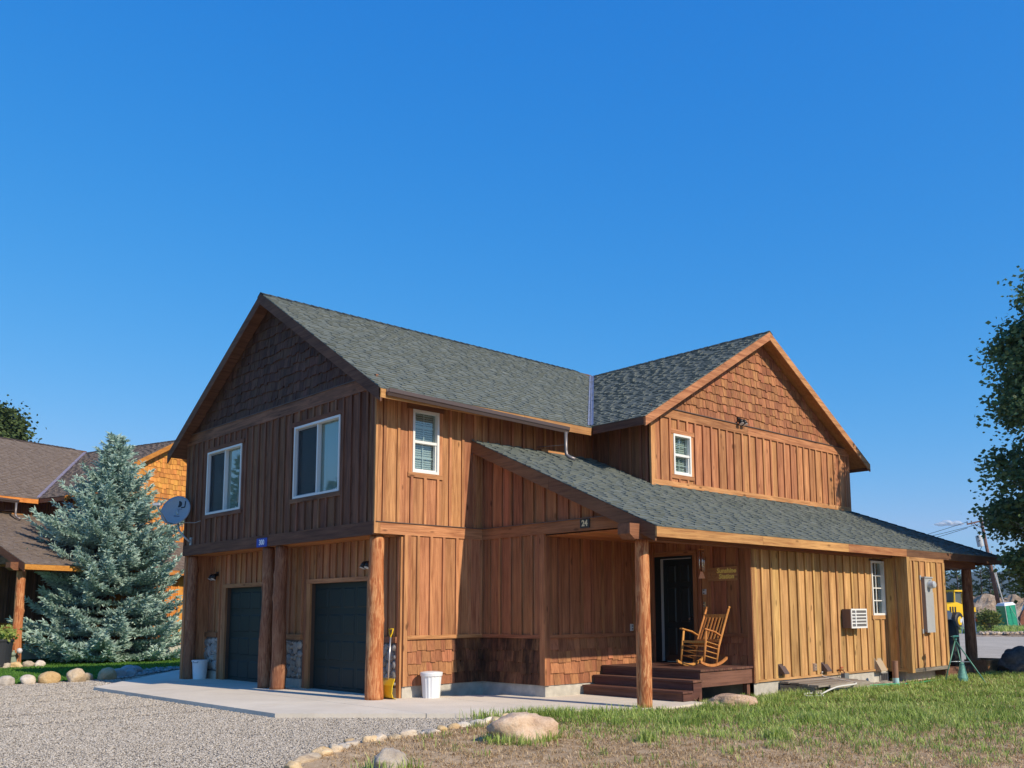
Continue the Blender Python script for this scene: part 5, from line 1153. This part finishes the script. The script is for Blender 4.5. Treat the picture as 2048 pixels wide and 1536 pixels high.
DKG = tinted('pine_needles', [(0, (.018, .032, .012)), (.5, (.060, .095, .030)), (1, (.130, .165, .055))], .8, 4, .25, trans=.1)
FARG = tinted('far_needles', [(0, (.030, .052, .026)), (.5, (.085, .130, .055)), (1, (.18, .23, .10))], .8, 2, .25, trans=.1)
def leafy(name, base, H, crown_c, crown_r, nclump, nleaf, lsize, m, bark, label, seed, trunk_r=.16, group=None, clump_r=.45, floor=None, column=0):
    rg = np.random.default_rng(seed); root = empty(name, base, 0, label, 'tree', group); rr = random.Random(seed)
    mb = MB(); mb.tube([(0, 0, -.1), (.05, .03, H*.3), (-.04, .06, H*.62), (0, 0, H*.95)], [trunk_r, trunk_r*.8, trunk_r*.45, .02], 10); mb.build('trunk', bark, root, smooth=True)
    cs = []
    while column and len(cs) < nclump:
        t = rg.uniform(0, 1); z = floor+(H-.5-floor)*t; p_ = column*min(1, .70+t*1.6)*(1-t)**.27; a = rg.uniform(0, 6.283); q = rg.uniform(.15, 1)**.5*p_*rg.uniform(.85, 1.08); cs.append(np.array([q*math.cos(a), q*math.sin(a), z]))
    while len(cs) < nclump:
        d = rg.normal(0, 1, 3); d /= np.linalg.norm(d); q = rg.uniform(.25, 1)**.5; p = np.array(crown_c)+d*q*np.array(crown_r)*(1-.35*max(0, d[2])*(abs(d[0])+abs(d[1]))*.5)
        if floor is None or p[2] > floor: cs.append(p)
    mb = MB()
    for c in cs:
        z0 = max(H*.12, c[2]-.55*math.hypot(c[0], c[1])-.4); mb.tube([(0, 0, min(z0, H*.9)), tuple(np.array([c[0]*.5, c[1]*.5, (z0+c[2])/2+.1])), tuple(c)], [.045, .025, .008], 5, caps=False)
    mb.build('branches', bark, root)
    cs = np.array(cs); idx = rg.integers(0, len(cs), nleaf); sizes = rg.uniform(.6, 1.25, len(cs)); P_ = cs[idx]+rg.normal(0, clump_r, (nleaf, 3))*sizes[idx][:, None]*np.array([1, 1, .75])
    nrm = rg.normal(0, 1, (nleaf, 3)); nrm /= np.linalg.norm(nrm, axis=1, keepdims=True); A = np.cross(nrm, np.array([0.3, .2, 1.])); A /= np.linalg.norm(A, axis=1, keepdims=True); B = np.cross(nrm, A); s = (rg.uniform(.5, 1.3, nleaf)*lsize)[:, None]
    V = np.stack([P_-A*s, P_+B*s*.75, P_+A*s*1.1, P_-B*s*.75], 1).reshape(-1, 3); F = (np.array([(0, 1, 2), (0, 2, 3)])[None]+4*np.arange(nleaf)[:, None, None]).reshape(-1, 3)
    build_np('crown', V, F, m, np.repeat(np.clip(rg.normal(.45, .2, nleaf)+.1*(sizes[idx]-.9), 0, 1), 4), root); return root
ASP = tinted('aspen_leaf', [(0, (.050, .090, .038)), (.5, (.125, .205, .080)), (1, (.26, .37, .14))], .5, 3, .2, .35, trans=.35)
leafy('aspen_tree', (15.75, -7.0, -.05), 10.5, (0, 0, 6.3), (2.25, 2.25, 5.4), 200, 84000, .058, ASP, plain('aspen_bark', (.42, .40, .34), .8, var=.3, nscale=9), 'dark leafy aspen tree cut by the right edge of the picture', 21, floor=2.0, clump_r=.27, column=2.42)
leafy('pine_tree', (6.9, 64.5, 0), 19.2, (-1, 0, 13.6), (4.9, 4.9, 5.3), 90, 42000, .15, DKG, BARK, 'tall dark pine rising behind the neighbouring roof at the far left', 33, .3, clump_r=.55)
conifer('pine_tree', (13.9, 58.5, 0), 13.4, 2.4, DKG, BARK, 'distant conifer whose tip just clears the neighbouring roof', 35, dens=.5, twig=.4, whorl=.6)
def ray_at(u, dist, z=0.0):                               # a place on the ground seen at photo column u
    d = fw+rt*((u-1090.43)/FPX); d = Vector((d.x, d.y, 0)).normalized(); return Vector((CAM_POS.x+d.x*dist, CAM_POS.y+d.y*dist, z))
for i, (u, dist, H, Rm, lb) in enumerate([(1878, 150, 8.6, 2.2, 'conifer seen past the end wall behind the yellow loader'), (1903, 140, 9.2, 2.4, 'tallest conifer framed between the end wall and the porch post'), (1922, 165, 8.0, 2.4, 'dark conifer just left of the rear porch post'), (1950, 150, 8.8, 2.6, 'conifer just right of the rear porch post'), (1967, 160, 9.0, 2.5, 'dense conifer left of the utility pole'), (1990, 170, 7.6, 2.6, 'bushy conifer behind the utility pole'), (2010, 190, 6.8, 2.4, 'low conifer behind the green toilet cabin'), (2038, 165, 7.6, 2.8, 'conifer below the aspen at the right edge'), (2062, 150, 8.6, 2.8, 'conifer beyond the right edge of the dirt bank')]):
    conifer('conifer', ray_at(u, dist, -.1), H, Rm, FARG, BARK, lb, 50+i, dens=.42, twig=.55, whorl=.62, group='conifers beyond the dirt bank')
for i, (x, y, H, Rm) in enumerate([(-31, 52, 13, 3.0), (-26, 60, 15, 3.4), (-21, 50, 12, 2.8), (-16, 62, 15, 3.4), (-11, 54, 12.5, 3.0), (-36, 62, 14, 3.4)]):
    conifer('conifer', (x, y, -.1), H, Rm, FARG, BARK, ['second', 'fourth', 'third', 'fifth', 'last', 'first'][i]+' conifer from the left in the row mirrored in the front windows', 75+i, dens=.42, twig=.55, whorl=.7, group='conifers mirrored in the front windows')
# shrubs by the road
leafy('shrub', ray_at(1958, 72, -.1), 1.6, (0, 0, .95), (.55, .55, .7), 24, 2200, .075, tinted('shrub_leaf', [(0, (.05, .08, .02)), (.6, (.16, .20, .05)), (1, (.42, .36, .09))], .7, 3, .2, trans=.25), BARK, 'yellow-green shrub at the foot of the dirt bank behind the post', 61, .05, clump_r=.22)
x = []; y = []
for u, dd, n, sp in ((1985, 84, 1600, 2.2), (2010, 80, 1400, 2.5), (1965, 76, 900, 1.5)):
    p = ray_at(u, dd); x += list(rng.normal(p.x, sp, n)); y += list(rng.normal(p.y, sp*.6, n))
x, y = np.array(x), np.array(y); blades('roadside_grass', x, y, np.full(len(x), -.1), rng.uniform(.15, .55, len(x)), rng.uniform(.02, .05, len(x)), rng.uniform(.1, .8, len(x)), rng.uniform(.3, .9, len(x)), GREEN, 'rough green grass and weeds at the foot of the utility pole', 'grass')

# ------------------------------------------------------------------ the building site behind
def heap(name, u0, u1, d0, h, wid, m, seed, n=70, mrow=16, label=None):
    a, b = ray_at(u0, d0), ray_at(u1, d0); dv = (b-a); nv = Vector((-dv.y, dv.x, 0)).normalized(); vs = []
    if nv.dot(fw) < 0: nv = -nv
    for i in range(n+1):
        for j in range(mrow+1):
            t = j/mrow; p = a+dv*(i/n)+nv*((t-.5)*wid); prof = math.sin(math.pi*t)**.7
            q = h*prof*(.75+.35*noise.noise((i*.13+seed, 0, 3)))+h*.22*prof*noise.fractal(Vector((p.x*.5, p.y*.5, seed)), 1, 2, 4); vs.append((p.x, p.y, -.14+max(0, q)))
    mb = MB(); mb.add(vs, [(i*(mrow+1)+j, i*(mrow+1)+j+1, (i+1)*(mrow+1)+j+1, (i+1)*(mrow+1)+j) for i in range(n) for j in range(mrow)])
    return tag(mb.build(name, m, None, center=False), kind='structure')
DIRT = ground_mat('dirt_rubble', [(.32, (.16, .11, .075)), (.5, (.33, .245, .17)), (.66, (.52, .42, .32))], 2.6, .7, 3, .9, .25, .65)
heap('dirt_bank', 1780, 2250, 118, 3.9, 14, DIRT, 2); heap('road_verge', 1930, 2200, 66, .28, 5, DIRT, 7)
x = []; y = []; z = []
for i in range(1500):
    p = ray_at(rng.uniform(1860, 2120), rng.uniform(110, 118)); x.append(p.x); y.append(p.y); z.append(rng.uniform(-.1, 2.9)*max(0, min(1, ((p-CAM_POS).xy.length-109.5)/7)))
pebbles('rubble', np.array(x), np.array(y), np.array(z), rng.uniform(.12, .42, len(x)), tinted('rubble_stone', [(0, (.18, .13, .09)), (.5, (.40, .30, .21)), (1, (.62, .53, .42))], .9, 2, .2), 'broken rock strewn over the dirt bank behind the road', 'rubble')
x = []; y = []
for i in range(420): p = ray_at(rng.uniform(1940, 2120), rng.uniform(64.5, 68)); x.append(p.x); y.append(p.y)
pebbles('verge_stones', np.array(x), np.array(y), np.full(len(x), .08), rng.uniform(.06, .22, len(x)), tinted('rubble_stone', [(0, (.1, .1, .1)), (1, (.6, .5, .4))]), 'loose stones along the road verge', 'rubble')

def at_right(u, dist): return ray_at(u, dist, -.10), math.atan2(rt.y, rt.x)
# portable toilet
p, rz = at_right(1999, 92); pt = empty('portable_toilet', p, rz+R(-14), 'green portable toilet cabin with a white roof, leaning slightly, by the dirt bank', 'toilet cabin'); pt.rotation_euler = (0, R(-6), rz+R(14))
gn = plain('toilet_green', (.015, .30, .175), .45, var=.08, nscale=3)
mb = MB(); mb.box(-.56, -.55, .12, .56, .55, 2.05); mb.build('cabin', gn, pt); mb = MB(); mb.box(-.60, -.60, 0, .60, .60, .119); mb.build('base', plain('toilet_base', (.06, .16, .11), .6), pt)
mb = MB(); mb.prism([(-.58, -.57, 2.051), (.58, -.57, 2.051), (.58, .57, 2.051), (-.58, .57, 2.051)], [(-.44, -.44, 2.28), (.44, -.44, 2.28), (.44, .44, 2.28), (-.44, .44, 2.28)]); mb.build('roof', plain('toilet_white', (.74, .77, .80), .5), pt)
for zz in (.45, .95, 1.45): mb = MB(); mb.box(-.42, -.57, zz, .42, -.551, zz+.36); mb.build('panel', gn, pt)
for xx in (-.53, .53): mb = MB(); mb.box(xx-.03, -.575, .13, xx+.03, -.551, 2.04); mb.build('corner_strip', plain('toilet_grey', (.35, .40, .38), .6), pt)
mb = MB(); mb.bar((-.05, -.58, 2.0), (.5, -1.1, -.02), .05, .03); mb.build('tie_strap', plain('strap_pale', (.55, .62, .45), .7), pt)
# utility pole
p, rz = at_right(1988, 95); up_ = empty('utility_pole', p, rz, 'brown wooden utility pole with crossarm and transformer', 'utility pole'); up_.rotation_euler = (0, R(-8.0), rz)
PW = plain('pole_wood', (.16, .085, .065), .85, var=.25, nscale=3)
mb = MB(); mb.tube([(0, 0, -.2), (0, 0, 5), (0, 0, 10.3)], [.20, .165, .12], 12); mb.build('pole', PW, up_, smooth=True)
mb = MB(); mb.bar((-1.35, 0, 9.75), (1.2, -.0, 9.95), .12, .14); mb.build('crossarm', PW, up_); mb = MB(); mb.bar((-.75, 0, 9.78), (0, -.05, 9.05), .05, .05); mb.build('brace', PW, up_)
for xx in (-1.3, -.9, .9): mb = MB(); mb.lathe([(.05, 9.8), (.08, 9.86), (.04, 9.92), (.07, 9.98), (.02, 10.05)], 10, (xx, 0, .02*xx)); mb.build('insulator', plain('insulator', (.20, .20, .22), .3), up_)
mb = MB(); mb.lathe([(.26, 7.55), (.28, 7.6), (.28, 8.5), (.24, 8.58), (.05, 8.62)], 16, (-.52, 0, 0)); mb.build('transformer', plain('transformer_grey', (.50, .52, .54), .5), up_, smooth=False)
mb = MB(); mb.tube([(.10, -.22, 5.2), (.28, -.35, 2.6), (.52, -.45, 0)], .05, 8); mb.tube([(.28, -.10, 7), (.30, -.2, 3), (.40, -.3, 0)], .04, 8); mb.build('conduit', plain('conduit_grey', (.55, .54, .52), .5), up_)
mb = MB(); mb.tube(smooth_path([(-.9, 0, 9.9), (-.7, -.1, 9.2), (-.45, -.1, 8.7)]), .02, 5); mb.tube(smooth_path([(-.45, -.1, 7.6), (-.9, 0, 6.6), (-.4, 0, 5.5), (-.15, 0, 4.8)]), .03, 5); mb.build('jumper_cable', plain('cable_black', (.02, .02, .022), .6), up_)
top = Matrix.Translation(p) @ up_.rotation_euler.to_matrix().to_4x4() @ Vector((-1.3, 0, 9.95)); far = ray_at(1500, 150, 9.5)
for k, off in enumerate((0, -.55, 1.0)):
    a = top+Vector((0, 0, off if k < 2 else 0))+(rt*.9*k if k == 2 else Vector()); b = far+Vector((0, 0, off)); mb = MB(); mb.tube([a.lerp(b, t/16)-Vector((0, 0, 5*(t/16)*(1-t/16))) for t in range(17)], .022, 4); tag(mb.build('power_line', plain('cable_black', (.02, .02, .022), .6), None), ('upper overhead wire', 'lower overhead wire', 'rear overhead wire')[k]+' running left from the utility pole', 'wire')
# loader
p, rz = at_right(1893, 92); ld = empty('wheel_loader', p, rz+R(38), 'yellow wheel loader parked beyond the rear porch', 'loader')
YM = plain('machine_yellow', (.78, .48, .012), .45, var=.06, nscale=2); BKM = plain('machine_black', (.02, .02, .022), .6)
def lp(name, m, *b): mb = MB(); mb.box(*b); return mb.build(name, m, ld)
mb = MB(); pp = [(-2.7, 1.05), (-2.7, 2.15), (-1.0, 2.35), (.2, 2.1), (2.2, 1.9), (2.3, 1.0), (-.1, .75)]; mb.prism([(a, -.85, b) for a, b in pp], [(a, .85, b) for a, b in pp]); mb.build('body', YM, ld)
for xx in (-1.15, .25):
    for yy in (-.7, .7): mb = MB(); mb.bar((xx, yy, 2.0), (xx+.05, yy, 3.28), .11, .11); mb.build('cab_post', YM, ld)
pass; lp('cab_roof', YM, -1.3, -.85, 3.28, .45, .85, 3.42); lp('cab_glass', plain('cab_glass', (.10, .12, .12), .1), -1.05, -.62, 2.2, .2, .62, 3.2)
for xx in (-1.7, 1.45):
    for yy in (-1.15, 1.15):
        w_ = empty_part = None; mb = MB(); mb.tube([(xx, yy-.28, .72), (xx, yy-.2, .72), (xx, yy+.2, .72), (xx, yy+.28, .72)], [.62, .76, .76, .62], 24); wh = mb.build('wheel', BKM, ld)
        s_ = -1 if yy < 0 else 1; mb = MB(); mb.tube([(xx, yy+s_*.27, .72), (xx, yy+s_*.30, .72)], [.40, .36], 18); under(wh, mb, 'rim', YM)
mb = MB(); mb.bar((1.0, -.7, 1.7), (3.1, -.7, .7), .18, .4); mb.bar((1.0, .7, 1.7), (3.1, .7, .7), .18, .4); mb.build('lift_arm', YM, ld)
mb = MB(); pp = [(3.0, .1), (4.1, .05), (3.6, .25), (3.15, .5), (3.2, 1.2), (3.0, 1.25)]; mb.prism([(a, -1.3, b) for a, b in pp], [(a, 1.3, b) for a, b in pp]); mb.build('bucket', YM, ld)
for k in range(3): lp('engine_grille', BKM, -2.3+.42*k, -.87, 1.3, -2.05+.42*k, -.851, 1.95)
lp('exhaust', BKM, -2.05, .2, 2.2, -1.9, .35, 2.9)
# rusty excavator arm
p, rz = at_right(2046, 100); rs = empty('excavator_arm', p, rz, 'rusty brown machine arm standing in front of the dirt bank at the right edge', 'machine'); RU = plain('rust_brown', (.22, .085, .045), .8, var=.3, nscale=2)
mb = MB(); mb.bar((-1.0, 0, .9), (.1, 0, 3.0), .30, .42); mb.build('stick', RU, rs); mb = MB(); mb.bar((.1, 0, 3.0), (3.2, .1, 2.9), .34, .5); mb.build('boom', RU, rs); mb = MB(); pp = [(-1.4, .2), (-.6, .0), (-.5, .8), (-.9, 1.1), (-1.3, .9)]; mb.prism([(a, -.4, b) for a, b in pp], [(a, .4, b) for a, b in pp]); mb.build('bucket', RU, rs)
mb = MB(); mb.tube([(-.2, 0, 3.2), (-.9, 0, 1.6)], .07, 8); mb.build('cylinder', plain('steel', (.6, .6, .58), .3, 1), rs); mb = MB(); mb.box(2.8, -1.2, 1.1, 5.6, 1.2, 3.0); mb.build('cab', RU, rs); mb = MB(); mb.box(2.4, -1.4, .05, 6.0, 1.4, 1.05); mb.build('track', BKM, rs)
# traffic cone, barricade, grey box, board
p, rz = at_right(1957, 74); cn = empty('traffic_cone', p, 0, 'orange traffic cone with a white collar at the roadside', 'traffic cone'); OR = plain('cone_orange', (.75, .16, .03), .5)
mb = MB(); mb.lathe([(.16, .04), (.12, .22)], 16); mb.lathe([(.085, .44), (.04, .70)], 16); mb.build('cone', OR, cn); mb = MB(); mb.lathe([(.12, .22), (.085, .44)], 16); mb.build('collar', plain('cone_white', (.75, .75, .73), .5), cn); mb = MB(); mb.box(-.23, -.23, 0, .23, .23, .05); mb.build('base', OR, cn)
p, rz = at_right(1919, 72); bc = empty('barricade', p, rz, 'white and orange road barricade between the grill and the porch post', 'barricade')
for xx in (-.35, .45):
    for s_ in (-1, 1): mb = MB(); mb.bar((xx+.02*s_, .30*s_, 0), (xx, 0, 1.15), .06, .05); mb.build('leg', plain('cone_white', (.75, .75, .73), .5), bc)
for k in range(4): mb = MB(); mb.box(-.55+.3*k, -.06, .78, -.255+.3*k, -.03, 1.05); mb.build('board', OR if k % 2 else plain('cone_white', (.75, .75, .73), .5), bc)
p, rz = at_right(2046, 86); gb = empty('concrete_block', p, rz, 'grey concrete block right of the toilet cabin', 'block'); mb = MB(); mb.prism([(-.55, -.4, 0), (.6, -.4, 0), (.6, .4, 0), (-.55, .4, 0)], [(-.48, -.34, 1.0), (.52, -.34, 1.0), (.52, .34, 1.0), (-.48, .34, 1.0)]); mb.build('block', plain('block_grey', (.24, .23, .21), .9, var=.2), gb); mb = MB(); mb.tube([(-.15, 0, .98), (-.1, 0, 1.12), (.1, 0, 1.12), (.15, 0, .98)], .02, 6); mb.build('lifting_loop', BKM, gb)
# covered grill with a white bag, planter box on the rear porch
p = Vector((14.15, -4.05, .16)); g = empty('covered_grill', p, R(20), 'barbecue grill under a black cover on the rear porch', 'grill')
BC = plain('black_cover', (.012, .013, .016), .55, var=.3, nscale=6, bmp=.4)
vs = []; lv = [(.36, .30, 0), (.34, .29, .3), (.31, .27, .75), (.29, .25, .95), (.24, .20, 1.1), (.10, .1, 1.16)]
for a, b, zc in lv:
    for k in range(20): t = 2*math.pi*k/20; q = 1+.07*math.sin(k*2.3+zc*5); vs.append((a*q*math.copysign(abs(math.cos(t))**.6, math.cos(t)), b*q*math.copysign(abs(math.sin(t))**.6, math.sin(t)), zc))
mb = MB(); mb.add(vs, [(i*20+k, i*20+(k+1) % 20, (i+1)*20+(k+1) % 20, (i+1)*20+k) for i in range(5) for k in range(20)]+[tuple(range(100, 120)), tuple(range(19, -1, -1))]); mb.build('cover', BC, g, smooth=True)
mb = MB(); mb.tube([(-.30, -.29, .97), (.30, -.29, .95)], .014, 6); mb.build('tie_cord', plain('cord_grey', (.35, .36, .38), .6), g)
o = rock('bag', (14.10, -4.12, 1.28), .15, .12, .14, plain('bag_white', (.70, .71, .74), .5), 91, 'crumpled white bag lying on the covered grill', 'bag', sub=3, rough=.35, sink=.2)
pb = empty('planter_box', (14.9, -4.75, -.05), R(4), 'reddish wooden planter box behind the dark boulder', 'planter')
for b in ((-.2, -.02, 0, 1.0, .02, .34), (-.2, .5, 0, 1.0, .54, .34), (-.2, .02, 0, -.16, .5, .339), (.96, .02, 0, 1.0, .5, .339)): mb = MB(); mb.box(*b); mb.build('plank', wood('porch', 'x'), pb)
mb = MB(); mb.box(-.16, .02, 0, .96, .5, .27); mb.build('soil', plain('soil', (.06, .04, .03), .95, var=.3), pb)
# the neighbour's porch corner: flower pot, frog figure, hose on its hanger
pot = empty('flower_pot', nm_ @ Vector((1.55, -4.75, -.25)), 0, 'tall dark planter of red flowers at the left edge', 'planter')
mb = MB(); mb.lathe([(.30, 0), (.34, .75), (.37, .76), (.37, .82), (.31, .82), (.30, .7)], 24); mb.build('pot', plain('pot_dark', (.02, .022, .028), .6), pot)
n = 260; Pn = rng.normal(0, .17, (n, 3))*np.array([1.1, 1.1, .5])+np.array([0, 0, .93]); V, F = bristles(Pn, rng.normal(0, 1, (n, 3))+np.array([0, 0, .6]), rng.uniform(.1, .2, n), rng.uniform(.03, .05, n)); build_np('foliage', V, F, GREEN, rng.uniform(.5, 1, len(V)), pot)
for k in range(16):
    c = Vector((rng.normal(0, .2), rng.normal(0, .2), 1.08+rng.uniform(-.04, .14))); mb = MB()
    for j in range(5): a = 2*math.pi*j/5; mb.add([c, c+Vector((.05*math.cos(a-.5), .05*math.sin(a-.5), .02)), c+Vector((.075*math.cos(a), .075*math.sin(a), .01)), c+Vector((.05*math.cos(a+.5), .05*math.sin(a+.5), .02))], [(0, 1, 2, 3)])
    mb.build('flower', plain('petal_red', (.65, .02, .06), .6), pot)
fg = empty('garden_figure', nm_ @ Vector((1.95, -4.72, -.25)), 0, 'small grey-green frog figure at the foot of the neighbouring post', 'figurine'); FGm = plain('figure_green', (.22, .27, .20), .8, var=.2)
mb = MB(); mb.lathe([(.10, 0), (.15, .05), (.14, .18), (.09, .30), (.0, .33)], 16); mb.build('body', FGm, fg, smooth=True); mb = MB(); mb.lathe([(.02, .28), (.11, .33), (.12, .38), (.07, .43), (.0, .44)], 16, (-.02, -.05, 0)); mb.build('head', FGm, fg, smooth=True)
for s_ in (-1, 1): mb = MB(); mb.lathe([(.0, .40), (.035, .43), (.03, .47), (0, .485)], 10, (-.03+.05*s_, -.08, 0)); mb.build('eye', FGm, fg, smooth=True)
bl = empty('garden_light', nm_ @ Vector((2.25, -4.6, -.25)), 0, 'small pale globe light on a stake beside the frog figure', 'lamp'); mb = MB(); mb.tube([(0, 0, -.1), (0, 0, .38)], .012, 8); mb.build('stake', BKM, bl)
mb = MB(); mb.lathe([(0.0, .36), (.06, .38), (.085, .45), (.06, .52), (0, .54)], 16); mb.build('globe', plain('globe_pale', (.62, .58, .58), .3), bl, smooth=True)
hh_ = empty('hose_reel', nm_ @ Vector((8.08, -4.14, .55)), .2965, 'coiled dark green hose hung on the orange wall of the neighbouring house', 'hose'); HG = plain('hose_dark', (.03, .14, .10), .45)
for k in range(4):
    r_ = .24+.022*k; mb = MB(); mb.tube([(r_*math.cos(a)*.82, -.05-.03*k, r_*math.sin(a)*1.15+.05) for a in [2*math.pi*i/24 for i in range(25)]], .018, 6); mb.build('coil', HG, hh_, smooth=True)
mb = MB(); mb.box(-.10, -.14, .30, .10, .0, .34); mb.build('hanger', BKM, hh_)

# ------------------------------------------------------------------ far hills and a small cloud low over them
vs = []; n = 160; m_ = 8
for i in range(n+1):
    a = R(-60+200*i/n); 
    for j in range(m_+1):
        d = 2300+1500*j/m_; hgt = (105+45*noise.fractal(Vector((i*.10, 2.2, 0)), 1, 2, 5))*math.sin(math.pi*.5*min(1, j/5))*(1-.35*max(0, (j-5)/3))+18*noise.fractal(Vector((i*.6, j*.9, 4)), 1, 2, 3)
        vs.append((CAM_POS.x+d*math.cos(a), CAM_POS.y+d*math.sin(a), max(-1, hgt) if j else -1))
mb = MB(); mb.add(vs, [(i*(m_+1)+j, (i+1)*(m_+1)+j, (i+1)*(m_+1)+j+1, i*(m_+1)+j+1) for i in range(n) for j in range(m_)])
tag(mb.build('hills', ground_mat('hill_forest', [(.35, (.020, .035, .016)), (.55, (.040, .058, .024)), (.7, (.10, .095, .05))], .02, .006, .05, .6, 8, .6), None, smooth=True, center=False), kind='structure')

# ------------------------------------------------------------------ the air: thin blue haze over the far ground
hz = bpy.data.materials.new('haze'); hz.use_nodes = True; hz.node_tree.nodes.clear()
pv = hz.node_tree.nodes.new('ShaderNodeVolumePrincipled'); pv.inputs['Color'].default_value = (.62, .76, .95, 1); pv.inputs['Density'].default_value = .00016; pv.inputs['Anisotropy'].default_value = .2
ho = hz.node_tree.nodes.new('ShaderNodeOutputMaterial'); hz.node_tree.links.new(pv.outputs[0], ho.inputs['Volume'])
mb = MB(); mb.box(-4500, -4500, -2.0, 4500, 4500, 185); tag(mb.build('haze', hz, None, center=False), kind='stuff')

# a small fair-weather cloud, far outside the haze
cm, nt, b_, N, L = nmat('cloud'); b_.inputs['Base Color'].default_value = (.9, .9, .9, 1); b_.inputs['Roughness'].default_value = 1; b_.inputs['Specular IOR Level'].default_value = 0
tr_ = N('ShaderNodeBsdfTransparent'); mx_ = N('ShaderNodeMixShader'); mx_.inputs[0].default_value = .30; L(tr_.outputs[0], mx_.inputs[1]); L(b_.outputs[0], mx_.inputs[2]); L(mx_.outputs[0], nt.nodes['Material Output'].inputs[0])
cc = ray_at(1893, 8500, 725); bm = bmesh.new()
for k, (a, b, r_) in enumerate(((-62, -6, 34), (-20, 8, 42), (25, -4, 34), (62, 4, 38), (98, -5, 24), (-98, -8, 20))):
    bmesh.ops.create_icosphere(bm, subdivisions=3, radius=1, matrix=Matrix.Translation((a*rt.x, a*rt.y, b*.8)) @ Matrix.Diagonal((r_*1.2, r_*1.2, r_*.55, 1)))
for v in bm.verts: v.co += Vector((1, 1, .6))*6*noise.noise(v.co*.04)
me = bpy.data.meshes.new('cloud'); bm.to_mesh(me); bm.free(); me.materials.append(cm)
tag(newobj('cloud', me, None, cc), 'small white cloud low in the sky above the rear porch roof', 'cloud')
